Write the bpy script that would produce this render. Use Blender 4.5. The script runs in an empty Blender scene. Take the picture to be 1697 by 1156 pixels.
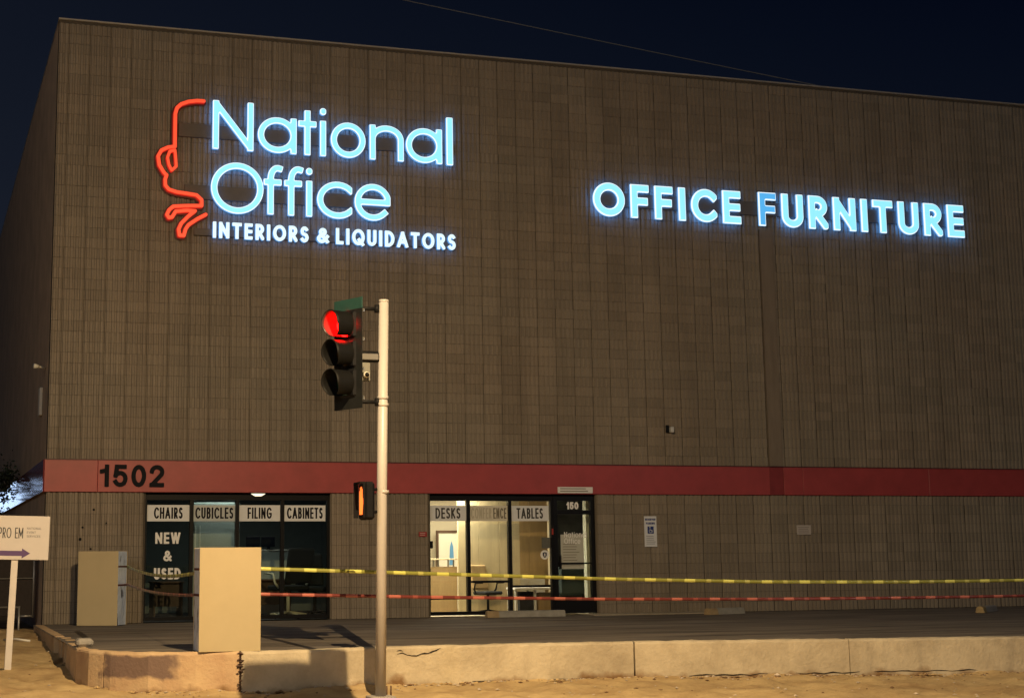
import bpy, math, random
import numpy as np
from mathutils import Vector, Matrix
random.seed(7)
rng = np.random.default_rng(7)
S = bpy.context.scene
C = S.collection
R = math.radians
# ------------------------------------------------------------------ camera
cd = bpy.data.cameras.new('camera'); cam = bpy.data.objects.new('camera', cd); C.objects.link(cam)
FPX, CX, CY, YAW, PIT, ROLL = 2632.38, 674.67, 495.55, -0.298992, 0.160655, -0.007438
CAMLOC = Vector((-2.3255, -30.5955, 1.1881))
fw = Vector((-math.sin(YAW) * math.cos(PIT), math.cos(YAW) * math.cos(PIT), math.sin(PIT)))
rt = Vector((math.cos(YAW), math.sin(YAW), 0)); up = rt.cross(fw)
r2 = rt * math.cos(ROLL) + up * math.sin(ROLL); u2 = -rt * math.sin(ROLL) + up * math.cos(ROLL)
M = Matrix((r2, u2, -fw)).transposed().to_4x4(); M.translation = CAMLOC
cam.matrix_world = M
cd.sensor_fit = 'HORIZONTAL'; cd.sensor_width = 36; cd.lens = FPX / 1697 * 36
cd.shift_x = (848.5 - CX) / 1697; cd.shift_y = -(578 - CY) / 1697
cd.clip_start = .1; cd.clip_end = 2000
S.camera = cam
# ------------------------------------------------------------------ night sky
w = bpy.data.worlds.new('World'); S.world = w; w.use_nodes = True
nt = w.node_tree; bg = nt.nodes['Background']
tc = nt.nodes.new('ShaderNodeTexCoord'); sp = nt.nodes.new('ShaderNodeSeparateXYZ'); nt.links.new(tc.outputs['Generated'], sp.inputs[0])
cr = nt.nodes.new('ShaderNodeValToRGB'); gl = nt.nodes.new('ShaderNodeMath'); gl.operation = 'MULTIPLY_ADD'; gl.inputs[1].default_value = .30   # town glow lies to the west
nt.links.new(sp.outputs['X'], gl.inputs[0]); nt.links.new(sp.outputs['Z'], gl.inputs[2]); nt.links.new(gl.outputs[0], cr.inputs[0]); nt.links.new(cr.outputs[0], bg.inputs[0])
cr.color_ramp.elements[0].position = 0.0; cr.color_ramp.elements[0].color = (.0135, .0175, .028, 1)
cr.color_ramp.elements[1].position = .50; cr.color_ramp.elements[1].color = (.0011, .0025, .0078, 1)
bg.inputs[1].default_value = 1.0
# ------------------------------------------------------------------ moonlight-weak sun
sd = bpy.data.lights.new('night_sun', 'SUN'); so = bpy.data.objects.new('night_sun', sd); C.objects.link(so)
sd.energy = .012; sd.angle = R(4); sd.color = (.75, .83, 1); so.rotation_euler = (R(50), 0, R(-35))
# ------------------------------------------------------------------ exposure
S.view_settings.view_transform = 'Standard'; S.view_settings.look = 'None'
S.view_settings.exposure = 0; S.view_settings.gamma = 1; S.view_settings.use_curve_mapping = False
S.render.engine = 'CYCLES'
S.cycles.use_denoising = True
S.cycles.max_bounces = 8; S.cycles.transparent_max_bounces = 16
S.cycles.sample_clamp_indirect = 4

# ================================================================== helpers
def nodes(m):
    m.use_nodes = True
    return m.node_tree, m.node_tree.nodes['Principled BSDF']
def mat(name, col, rough=.7, metal=0, var=.0, scale=6, bump=0, bscale=None, emit=None, estr=0, spec=.4, stretch=(1, 1, 1)):
    m = bpy.data.materials.new(name); nt, b = nodes(m)
    b.inputs['Roughness'].default_value = rough; b.inputs['Metallic'].default_value = metal
    b.inputs['Specular IOR Level'].default_value = spec
    b.inputs['Base Color'].default_value = (*col, 1)
    L = nt.links
    if var or bump:
        g = nt.nodes.new('ShaderNodeNewGeometry')
        mp = nt.nodes.new('ShaderNodeMapping'); mp.inputs['Scale'].default_value = stretch; L.new(g.outputs['Position'], mp.inputs['Vector'])
    if var:
        n = nt.nodes.new('ShaderNodeTexNoise'); n.inputs['Scale'].default_value = scale; n.inputs['Detail'].default_value = 6
        n.inputs['Roughness'].default_value = .65
        L.new(mp.outputs[0], n.inputs['Vector'])
        mr = nt.nodes.new('ShaderNodeMapRange'); mr.inputs['From Min'].default_value = .3; mr.inputs['From Max'].default_value = .7
        mr.inputs['To Min'].default_value = 1 - var; mr.inputs['To Max'].default_value = 1 + var
        L.new(n.outputs['Fac'], mr.inputs['Value'])
        mx = nt.nodes.new('ShaderNodeVectorMath'); mx.operation = 'SCALE'; mx.inputs[0].default_value = col
        L.new(mr.outputs[0], mx.inputs['Scale']); L.new(mx.outputs[0], b.inputs['Base Color'])
    if bump:
        n2 = nt.nodes.new('ShaderNodeTexNoise'); n2.inputs['Scale'].default_value = bscale or scale * 6; n2.inputs['Detail'].default_value = 5
        L.new(mp.outputs[0], n2.inputs['Vector'])
        bp = nt.nodes.new('ShaderNodeBump'); bp.inputs['Strength'].default_value = bump; bp.inputs['Distance'].default_value = .02
        L.new(n2.outputs['Fac'], bp.inputs['Height']); L.new(bp.outputs[0], b.inputs['Normal'])
    if emit:
        b.inputs['Emission Color'].default_value = (*emit, 1); b.inputs['Emission Strength'].default_value = estr
    return m

def tag(o, label=None, cat=None, group=None, kind=None):
    if label: o['label'] = label
    if cat: o['category'] = cat
    if group: o['group'] = group
    if kind: o['kind'] = kind
    return o
def empty(name, loc=(0, 0, 0), label=None, cat=None, group=None, rz=0):
    o = bpy.data.objects.new(name, None); C.objects.link(o); o.location = loc; o.rotation_euler = (0, 0, rz)
    o.empty_display_size = .2
    return tag(o, label, cat, group)

class MB:
    """mesh builder: several shapes, several materials, ONE object"""
    def __init__(s): s.v = []; s.f = []; s.m = []; s.sm = []; s.X = Matrix.Identity(4)
    def add(s, vs, fs, mi=0, smooth=False):
        o = len(s.v); s.v += [tuple(s.X @ Vector(v)) for v in vs]
        for f in fs: s.f.append(tuple(i + o for i in f)); s.m.append(mi); s.sm.append(smooth)
        return s
    def box(s, x0, x1, y0, y1, z0, z1, mi=0):
        v = [(x, y, z) for z in (z0, z1) for y in (y0, y1) for x in (x0, x1)]
        return s.add(v, [(0, 2, 3, 1), (4, 5, 7, 6), (0, 1, 5, 4), (2, 6, 7, 3), (0, 4, 6, 2), (1, 3, 7, 5)], mi)
    def bbox(s, x0, x1, y0, y1, z0, z1, b=.01, mi=0):
        """box with chamfered edges"""
        vs = []; idx = {}
        for sx, X in ((-1, x0), (1, x1)):
            for sy, Y in ((-1, y0), (1, y1)):
                for sz, Z in ((-1, z0), (1, z1)):
                    for k, p in enumerate(((X, Y - sy * b, Z - sz * b), (X - sx * b, Y, Z - sz * b), (X - sx * b, Y - sy * b, Z))):
                        idx[(sx, sy, sz, k)] = len(vs); vs.append(p)
        fs = []
        q = ((-1, -1), (1, -1), (1, 1), (-1, 1))
        for d in (-1, 1):
            fs.append([idx[(d, a, c, 0)] for a, c in (q if d > 0 else q[::-1])])
            fs.append([idx[(a, d, c, 1)] for a, c in (q[::-1] if d > 0 else q)])
            fs.append([idx[(a, c, d, 2)] for a, c in (q if d > 0 else q[::-1])])
        for a in (-1, 1):
            for c in (-1, 1):
                f = [idx[(a, c, -1, 0)], idx[(a, c, 1, 0)], idx[(a, c, 1, 1)], idx[(a, c, -1, 1)]]; fs.append(f if a * c < 0 else f[::-1])
                f = [idx[(a, -1, c, 0)], idx[(a, 1, c, 0)], idx[(a, 1, c, 2)], idx[(a, -1, c, 2)]]; fs.append(f if a * c > 0 else f[::-1])
                f = [idx[(-1, a, c, 1)], idx[(1, a, c, 1)], idx[(1, a, c, 2)], idx[(-1, a, c, 2)]]; fs.append(f if a * c < 0 else f[::-1])
                for e in (-1, 1):
                    f = [idx[(a, c, e, 0)], idx[(a, c, e, 1)], idx[(a, c, e, 2)]]; fs.append(f if a * c * e > 0 else f[::-1])
        return s.add(vs, fs, mi)
    def tube(s, pts, r, n=8, mi=0, cap=True, smooth=True):
        pts = [Vector(p) for p in pts]; rr = r if isinstance(r, (list, tuple)) else [r] * len(pts)
        vs = []; fs = []; prev = None
        for i, p in enumerate(pts):
            d = (pts[min(i + 1, len(pts) - 1)] - pts[max(i - 1, 0)]).normalized()
            if prev is None:
                a = Vector((0, 0, 1)) if abs(d.z) < .9 else Vector((1, 0, 0)); u = d.cross(a).normalized()
            else: u = (prev - d * prev.dot(d)).normalized()
            prev = u; v = d.cross(u)
            for k in range(n):
                t = 2 * math.pi * k / n; vs.append(p + (u * math.cos(t) + v * math.sin(t)) * rr[i])
        for i in range(len(pts) - 1):
            for k in range(n):
                a = i * n + k; b = i * n + (k + 1) % n; fs.append((a, b, b + n, a + n))
        if cap:
            fs.append(tuple(range(n))[::-1]); fs.append(tuple(range((len(pts) - 1) * n, len(pts) * n)))
        return s.add(vs, fs, mi, smooth)
    def prism(s, poly, y0, y1, mi=0):
        """poly in x,z extruded along y (front at y0)"""
        n = len(poly); vs = [(x, y0, z) for x, z in poly] + [(x, y1, z) for x, z in poly]
        fs = [tuple(range(n)), tuple(range(2 * n - 1, n - 1, -1))] + [(i, i + n, (i + 1) % n + n, (i + 1) % n) for i in range(n)]
        return s.add(vs, fs, mi)
    def raw(s, mesh, loc, mi=0):
        V = [(v.co.x + loc[0], v.co.y + loc[1], v.co.z + loc[2]) for v in mesh.vertices]
        return s.add(V, [tuple(p.vertices) for p in mesh.polygons], mi)
    def build(s, name, mats, parent=None, loc=None):
        me = bpy.data.meshes.new(name); me.from_pydata(s.v, [], s.f)
        for m in (mats if isinstance(mats, (list, tuple)) else [mats]): me.materials.append(m)
        me.polygons.foreach_set('material_index', s.m); me.polygons.foreach_set('use_smooth', s.sm); me.update()
        o = bpy.data.objects.new(name, me); C.objects.link(o)
        if parent: o.parent = parent
        if loc: o.location = loc
        return o

# ------------------------------------------------------------------ a stroke typeface, cut from a distance field
def arc(cx, cy, rx, ry, a0, a1, n=26):
    return [(cx + rx * math.cos(R(a0 + (a1 - a0) * i / n)), cy + ry * math.sin(R(a0 + (a1 - a0) * i / n))) for i in range(n + 1)]
XH = .70
GL = {
 'A': (.78, [[(0, 0), (.39, 1)], [(.78, 0), (.39, 1)], [(.14, .3), (.64, .3)]]),
 'B': (.52, [[(0, 0), (0, 1)], [(0, 1), (.27, 1)] + arc(.27, .76, .21, .24, 90, -90), [(.27, .52), (0, .52)], [(0, .52), (.27, .52)] + arc(.27, .26, .25, .26, 90, -90), [(.27, 0), (0, 0)]]),
 'C': (.72, [arc(.42, .5, .42, .5, 44, 316)]),
 'D': (.62, [[(0, 0), (0, 1)], [(0, 1), (.16, 1)] + arc(.16, .5, .46, .5, 90, -90), [(.16, 0), (0, 0)]]),
 'E': (.44, [[(0, 0), (0, 1)], [(0, 1), (.44, 1)], [(0, .5), (.42, .5)], [(0, 0), (.44, 0)]]),
 'F': (.42, [[(0, 0), (0, 1)], [(0, 1), (.42, 1)], [(0, .5), (.38, .5)]]),
 'G': (.82, [arc(.45, .5, .45, .5, 44, 350), [(.5, .44), (.88, .44)]]),
 'H': (.6, [[(0, 0), (0, 1)], [(.6, 0), (.6, 1)], [(0, .52), (.6, .52)]]),
 'I': (0, [[(0, 0), (0, 1)]]),
 'K': (.52, [[(0, 0), (0, 1)], [(0, .42), (.5, 1)], [(.14, .56), (.54, 0)]]),
 'L': (.42, [[(0, 0), (0, 1)], [(0, 0), (.42, 0)]]),
 'M': (.84, [[(0, 0), (0, 1)], [(0, 1), (.42, .2)], [(.42, .2), (.84, 1)], [(.84, 0), (.84, 1)]]),
 'N': (.64, [[(0, 0), (0, 1)], [(0, 1), (.64, 0)], [(.64, 0), (.64, 1)]]),
 'O': (.9, [arc(.45, .5, .45, .5, 0, 360, 44)]),
 'P': (.48, [[(0, 0), (0, 1)], [(0, 1), (.22, 1)] + arc(.22, .73, .26, .27, 90, -90), [(.22, .46), (0, .46)]]),
 'Q': (.9, [arc(.45, .5, .45, .5, 0, 360, 44), [(.52, .3), (.86, -.05)]]),
 'R': (.5, [[(0, 0), (0, 1)], [(0, 1), (.22, 1)] + arc(.22, .73, .26, .27, 90, -90), [(.22, .46), (0, .46)], [(.18, .46), (.52, 0)]]),
 'S': (.48, [arc(.25, .755, .22, .245, 35, 270, 18) + arc(.24, .255, .24, .255, 90, -145, 18)]),
 'T': (.56, [[(0, 1), (.56, 1)], [(.28, 0), (.28, 1)]]),
 'U': (.58, [[(0, 1), (0, .29)] + arc(.29, .29, .29, .29, 180, 360) + [(.58, 1)]]),
 'V': (.7, [[(0, 1), (.35, 0)], [(.7, 1), (.35, 0)]]),
 'W': (1.0, [[(0, 1), (.26, 0)], [(.5, 1), (.26, 0)], [(.5, 1), (.74, 0)], [(1, 1), (.74, 0)]]),
 '&': (.68, [[(.66, 0), (.18, .62)] + arc(.32, .8, .17, .2, 215, -40, 20) + [(.14, .44)] + arc(.24, .24, .24, .24, 125, 290, 16) + [(.42, .08), (.66, .42)]]),
 '0': (.54, [arc(.27, .5, .27, .5, 0, 360, 40)]),
 '1': (.22, [[(.22, 0), (.22, 1)], [(.0, .74), (.22, .8)]]),
 '2': (.52, [arc(.26, .72, .26, .28, 172, -30, 18) + [(.03, .02)], [(0, 0), (.52, 0)]]),
 '5': (.52, [[(.47, 1), (.09, 1)], [(.09, 1), (.04, .52)], arc(.26, .33, .26, .33, 142, -150, 24)]),
 'a': (.68, [arc(.34, XH / 2, .34, XH / 2, 0, 360, 40), [(.68, 0), (.68, XH)]]),
 'c': (.58, [arc(.35, XH / 2, .35, XH / 2, 42, 318)]),
 'e': (.68, [arc(.35, XH / 2, .35, XH / 2, 0, 318), [(.02, XH / 2), (.69, XH / 2)]]),
 'f': (.34, [[(.1, 0), (.1, .76)] + arc(.28, .76, .18, .24, 180, 75, 12), [(-.03, XH - .03), (.3, XH - .03)]]),
 'i': (0, [[(0, 0), (0, XH)], [(0, .93), (0, .95)]]),
 'l': (0, [[(0, 0), (0, 1)]]),
 'n': (.54, [[(0, 0), (0, XH)], [(0, .4)] + arc(.27, XH - .27, .27, .27, 180, 0, 20) + [(.54, 0)]]),
 'o': (.7, [arc(.35, XH / 2, .35, XH / 2, 0, 360, 40)]),
 't': (.34, [[(.16, 0), (.16, .92)], [(0, XH - .03), (.32, XH - .03)]]),
}
def sdf_loops(strokes, t, cell, y0, y1, rnd=False, dots=(), x1=None):
    P = np.array([p for s in strokes for p in s] + [(x, y) for x, y, _ in dots])
    xa, xb = P[:, 0].min() - t, P[:, 0].max() + t
    ya, yb = P[:, 1].min() - t, P[:, 1].max() + t
    nx = int((xb - xa) / cell) + 3; ny = int((yb - ya) / cell) + 3
    X = xa - cell * .37 + cell * np.arange(nx); Y = ya - cell * .41 + cell * np.arange(ny)
    gx, gy = np.meshgrid(X, Y, indexing='ij')
    D = np.full(gx.shape, 9.)
    for s in strokes:
        n = len(s); closed = n > 3 and math.dist(s[0], s[-1]) < 1e-4
        for i in range(n - 1):
            a = np.array(s[i]); b = np.array(s[i + 1]); d = b - a; ln = math.hypot(*d)
            if ln < 1e-6: continue
            d = d / ln; e0 = t / 2 if (i == 0 and not closed) else 0; e1 = t / 2 if (i == n - 2 and not closed) else 0
            if rnd: e0 = e1 = 0
            u = (gx - a[0]) * d[0] + (gy - a[1]) * d[1]; v = np.abs((gx - a[0]) * -d[1] + (gy - a[1]) * d[0]) - t / 2
            w_ = np.maximum(-e0 - u, u - ln - e1); D = np.minimum(D, np.maximum(v, w_))
        for i in range(n):
            if (0 < i < n - 1) or closed or rnd:
                D = np.minimum(D, np.hypot(gx - s[i][0], gy - s[i][1]) - t / 2)
    for (x, y, r) in dots: D = np.minimum(D, np.hypot(gx - x, gy - y) - r)
    if y0 is not None: D = np.maximum(D, np.maximum(y0 - gy, gy - y1))
    if x1 is not None: D = np.maximum(D, np.maximum(-gx, gx - x1))
    D = np.where(np.abs(D) < 1e-5, 1e-5, D)
    # marching squares
    segs = {}
    def pt(i, j, k, l):
        a, b = D[i, j], D[k, l]; f = a / (a - b)
        return (X[i] + (X[k] - X[i]) * f, Y[j] + (Y[l] - Y[j]) * f)
    ins = D < 0
    cells = ins[:-1, :-1].astype(int) + 2 * ins[1:, :-1] + 4 * ins[1:, 1:] + 8 * ins[:-1, 1:]
    T = {1: ['LB'], 2: ['BR'], 3: ['LR'], 4: ['RT'], 5: ['LT', 'RB'], 6: ['BT'], 7: ['LT'], 8: ['TL'], 9: ['TB'], 10: ['BL', 'TR'], 11: ['TR'], 12: ['RL'], 13: ['RB'], 14: ['BL']}
    co = {}
    for i, j in np.argwhere((cells > 0) & (cells < 15)):
        e = {'L': (i, j, i, j + 1), 'R': (i + 1, j, i + 1, j + 1), 'B': (i, j, i + 1, j), 'T': (i, j + 1, i + 1, j + 1)}
        for sg in T[int(cells[i, j])]:
            a, b = e[sg[0]], e[sg[1]]; segs[a] = b
            co[a] = pt(*a); co[b] = pt(*b)
    loops = []
    while segs:
        a0, b = segs.popitem(); lp = [a0]
        while b != a0 and b in segs: lp.append(b); b = segs.pop(b)
        q = [co[k] for k in lp]
        # drop points that are nearly collinear or nearly coincident
        for _pass in range(2):
            if len(q) < 14: break
            out = []; i = 0
            while i < len(q):
                p0, p1, p2 = (out[-1] if out else q[-1]), q[i], q[(i + 1) % len(q)]
                area = abs((p1[0] - p0[0]) * (p2[1] - p0[1]) - (p2[0] - p0[0]) * (p1[1] - p0[1])); L_ = math.dist(p0, p2) + 1e-9
                if area / L_ < cell * .04 and L_ < cell * 9: i += 1; out.append(p2) if i < len(q) else None; i += 1
                else: out.append(p1); i += 1
            q = out
        loops.append(q)
    return loops
def fill(loops, depth, bevel=0):
    """front at y=-depth, back at y=0; x right, z up"""
    cu = bpy.data.curves.new('outline', 'CURVE'); cu.dimensions = '2D'; cu.fill_mode = 'BOTH' if depth else 'FRONT'
    cu.extrude = max(depth / 2 - bevel, 0); cu.bevel_depth = bevel; cu.bevel_resolution = 0
    if bevel: cu.offset = -bevel
    for q in loops:
        s = cu.splines.new('POLY'); s.points.add(len(q) - 1); s.use_cyclic_u = True
        for i, (x, y) in enumerate(q): s.points[i].co = (x, y, 0, 1)
    o = bpy.data.objects.new('outline', cu); C.objects.link(o)
    dg = bpy.context.evaluated_depsgraph_get(); me = bpy.data.meshes.new_from_object(o.evaluated_get(dg))
    bpy.data.objects.remove(o); bpy.data.curves.remove(cu)
    me.transform(Matrix.Rotation(R(90), 4, 'X')); me.transform(Matrix.Translation((0, -depth / 2, 0)))
    return me
_gc = {}
def glyph(ch, h, t, k, depth, res=44, bevel=0, rnd=False):
    key = (ch, round(h, 4), round(t, 4), round(k, 4), depth, bevel)
    if key not in _gc:
        W, st = GL[ch]; st = [[(t / 2 + x * k * h, t / 2 + y * (h - t)) for x, y in s] for s in st]
        dots = ()
        if ch == 'i': dots = ((t / 2, h * .93, t * .56),); st = st[:1]
        lo = None if ch == 'Q' else 0
        _gc[key] = (fill(sdf_loops(st, t, h / res, lo, h * 1.10 if ch == 'i' else h, rnd, dots, None if ch in 'AVW&Q' else W * k * h + t), depth, bevel), W * k * h + t)
    return _gc[key]
def text(mb, s, x0, z0, y, h, t, width=None, k=1, gap=.2, depth=.003, mi=0, align='l', res=30, space=.5):
    """write s into mesh builder mb, its baseline at z0 on the plane y (front y-depth)"""
    def total(k): return sum((GL[c][0] * k * h + t) if c != ' ' else space * h * k for c in s) + gap * h * k * (len(s) - 1)
    if width:
        lo, hi = .05, 4
        for _ in range(40):
            k = (lo + hi) / 2
            if total(k) > width: hi = k
            else: lo = k
    x = x0 - (total(k) / 2 if align == 'c' else 0)
    for c in s:
        if c == ' ': x += space * h * k + gap * h * k; continue
        me, wd = glyph(c, h, t, k, depth, res); mb.raw(me, (x, y, z0), mi); x += wd + gap * h * k
    return mb

# ================================================================== materials
def block_material():
    m = bpy.data.materials.new('painted_fluted_block'); nt, b = nodes(m); L = nt.links
    g = nt.nodes.new('ShaderNodeNewGeometry')
    # per block tone
    sub = nt.nodes.new('ShaderNodeVectorMath'); sub.operation = 'SUBTRACT'; sub.inputs[1].default_value = (.2032, 0, 0); L.new(g.outputs['Position'], sub.inputs[0])
    dv = nt.nodes.new('ShaderNodeVectorMath'); dv.operation = 'DIVIDE'; dv.inputs[1].default_value = (.4064, 1e6, .2032); L.new(sub.outputs[0], dv.inputs[0])
    fl = nt.nodes.new('ShaderNodeVectorMath'); fl.operation = 'FLOOR'; L.new(dv.outputs[0], fl.inputs[0])
    wn = nt.nodes.new('ShaderNodeTexWhiteNoise'); wn.noise_dimensions = '3D'; L.new(fl.outputs[0], wn.inputs['Vector'])
    n1 = nt.nodes.new('ShaderNodeTexNoise'); n1.inputs['Scale'].default_value = .35; n1.inputs['Detail'].default_value = 4; L.new(g.outputs['Position'], n1.inputs['Vector'])
    mp = nt.nodes.new('ShaderNodeMapping'); mp.inputs['Scale'].default_value = (7, 7, .5); L.new(g.outputs['Position'], mp.inputs['Vector'])
    n2 = nt.nodes.new('ShaderNodeTexNoise'); n2.inputs['Scale'].default_value = 1; n2.inputs['Detail'].default_value = 5; L.new(mp.outputs[0], n2.inputs['Vector'])
    n3 = nt.nodes.new('ShaderNodeTexNoise'); n3.inputs['Scale'].default_value = 45; n3.inputs['Detail'].default_value = 4; L.new(g.outputs['Position'], n3.inputs['Vector'])
    def rng_(n, sock, a, c):
        r = nt.nodes.new('ShaderNodeMapRange'); r.inputs['From Min'].default_value = a[0]; r.inputs['From Max'].default_value = a[1]
        r.inputs['To Min'].default_value = c[0]; r.inputs['To Max'].default_value = c[1]; L.new(n.outputs[sock], r.inputs['Value']); return r
    def mul(a, c):
        q = nt.nodes.new('ShaderNodeMath'); q.operation = 'MULTIPLY'; L.new(a.outputs[0], q.inputs[0]); L.new(c.outputs[0], q.inputs[1]); return q
    f = mul(mul(rng_(wn, 'Value', (0, 1), (.89, 1.10)), rng_(n2, 'Fac', (.3, .7), (.93, 1.06))), rng_(n3, 'Fac', (.3, .7), (.9, 1.1)))
    mp2 = nt.nodes.new('ShaderNodeMapping'); mp2.inputs['Scale'].default_value = (1.5, 1, .085); L.new(g.outputs['Position'], mp2.inputs['Vector'])
    n5 = nt.nodes.new('ShaderNodeTexNoise'); n5.inputs['Scale'].default_value = 1; n5.inputs['Detail'].default_value = 6; n5.inputs['Roughness'].default_value = .6; L.new(mp2.outputs[0], n5.inputs['Vector'])
    f = mul(f, rng_(n5, 'Fac', (.36, .58), (.88, 1.03)))
    cr = nt.nodes.new('ShaderNodeValToRGB'); L.new(n1.outputs['Fac'], cr.inputs[0])
    cr.color_ramp.elements[0].position = .35; cr.color_ramp.elements[0].color = (.220, .190, .150, 1)
    cr.color_ramp.elements[1].position = .65; cr.color_ramp.elements[1].color = (.222, .182, .140, 1)
    sc = nt.nodes.new('ShaderNodeVectorMath'); sc.operation = 'SCALE'; L.new(cr.outputs[0], sc.inputs[0]); L.new(f.outputs[0], sc.inputs['Scale'])
    L.new(sc.outputs[0], b.inputs['Base Color']); b.inputs['Roughness'].default_value = .78; b.inputs['Specular IOR Level'].default_value = .3
    bp = nt.nodes.new('ShaderNodeBump'); bp.inputs['Strength'].default_value = .45; bp.inputs['Distance'].default_value = .01; L.new(n3.outputs['Fac'], bp.inputs['Height']); L.new(bp.outputs[0], b.inputs['Normal'])
    return m
def glass_material(name, tint, refl=.9):
    m = bpy.data.materials.new(name); m.use_nodes = True; nt = m.node_tree; nt.nodes.clear()
    o = nt.nodes.new('ShaderNodeOutputMaterial'); t = nt.nodes.new('ShaderNodeBsdfTransparent'); t.inputs[0].default_value = (*tint, 1)
    gl = nt.nodes.new('ShaderNodeBsdfGlossy'); gl.inputs['Roughness'].default_value = .02
    fr = nt.nodes.new('ShaderNodeFresnel'); fr.inputs[0].default_value = 1.5
    mx = nt.nodes.new('ShaderNodeMixShader'); nt.links.new(fr.outputs[0], mx.inputs[0]); nt.links.new(t.outputs[0], mx.inputs[1]); nt.links.new(gl.outputs[0], mx.inputs[2]); nt.links.new(mx.outputs[0], o.inputs[0])
    return m
def sand_material():
    m = bpy.data.materials.new('dry_sand'); nt, b = nodes(m); L = nt.links
    g = nt.nodes.new('ShaderNodeNewGeometry')
    n = nt.nodes.new('ShaderNodeTexNoise'); n.inputs['Scale'].default_value = 1.3; n.inputs['Detail'].default_value = 8; n.inputs['Roughness'].default_value = .68; L.new(g.outputs['Position'], n.inputs['Vector'])
    cr = nt.nodes.new('ShaderNodeValToRGB'); L.new(n.outputs['Fac'], cr.inputs[0])
    cr.color_ramp.elements[0].position = .32; cr.color_ramp.elements[0].color = (.36, .24, .12, 1)
    cr.color_ramp.elements[1].position = .66; cr.color_ramp.elements[1].color = (.62, .465, .245, 1)
    L.new(cr.outputs[0], b.inputs['Base Color']); b.inputs['Roughness'].default_value = .95; b.inputs['Specular IOR Level'].default_value = .1
    n2 = nt.nodes.new('ShaderNodeTexNoise'); n2.inputs['Scale'].default_value = 11; n2.inputs['Detail'].default_value = 10; n2.inputs['Roughness'].default_value = .78; L.new(g.outputs['Position'], n2.inputs['Vector'])
    bp = nt.nodes.new('ShaderNodeBump'); bp.inputs['Strength'].default_value = .8; bp.inputs['Distance'].default_value = .05; L.new(n2.outputs['Fac'], bp.inputs['Height']); L.new(bp.outputs[0], b.inputs['Normal'])
    return m
def asphalt_material():
    m = bpy.data.materials.new('worn_asphalt'); nt, b = nodes(m); L = nt.links
    g = nt.nodes.new('ShaderNodeNewGeometry')
    mp = nt.nodes.new('ShaderNodeMapping'); mp.inputs['Scale'].default_value = (.22, 1.3, 1); mp.inputs['Rotation'].default_value = (0, 0, R(5)); L.new(g.outputs['Position'], mp.inputs['Vector'])
    n = nt.nodes.new('ShaderNodeTexNoise'); n.inputs['Scale'].default_value = 1.6; n.inputs['Detail'].default_value = 7; n.inputs['Roughness'].default_value = .62; L.new(mp.outputs[0], n.inputs['Vector'])
    cr = nt.nodes.new('ShaderNodeValToRGB'); L.new(n.outputs['Fac'], cr.inputs[0])
    cr.color_ramp.elements[0].position = .3; cr.color_ramp.elements[0].color = (.052, .045, .040, 1)
    cr.color_ramp.elements[1].position = .7; cr.color_ramp.elements[1].color = (.215, .185, .155, 1)
    L.new(cr.outputs[0], b.inputs['Base Color']); b.inputs['Roughness'].default_value = .85
    n2 = nt.nodes.new('ShaderNodeTexNoise'); n2.inputs['Scale'].default_value = 60; n2.inputs['Detail'].default_value = 3; L.new(g.outputs['Position'], n2.inputs['Vector'])
    bp = nt.nodes.new('ShaderNodeBump'); bp.inputs['Strength'].default_value = .5; bp.inputs['Distance'].default_value = .01; L.new(n2.outputs['Fac'], bp.inputs['Height']); L.new(bp.outputs[0], b.inputs['Normal'])
    return m
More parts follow.
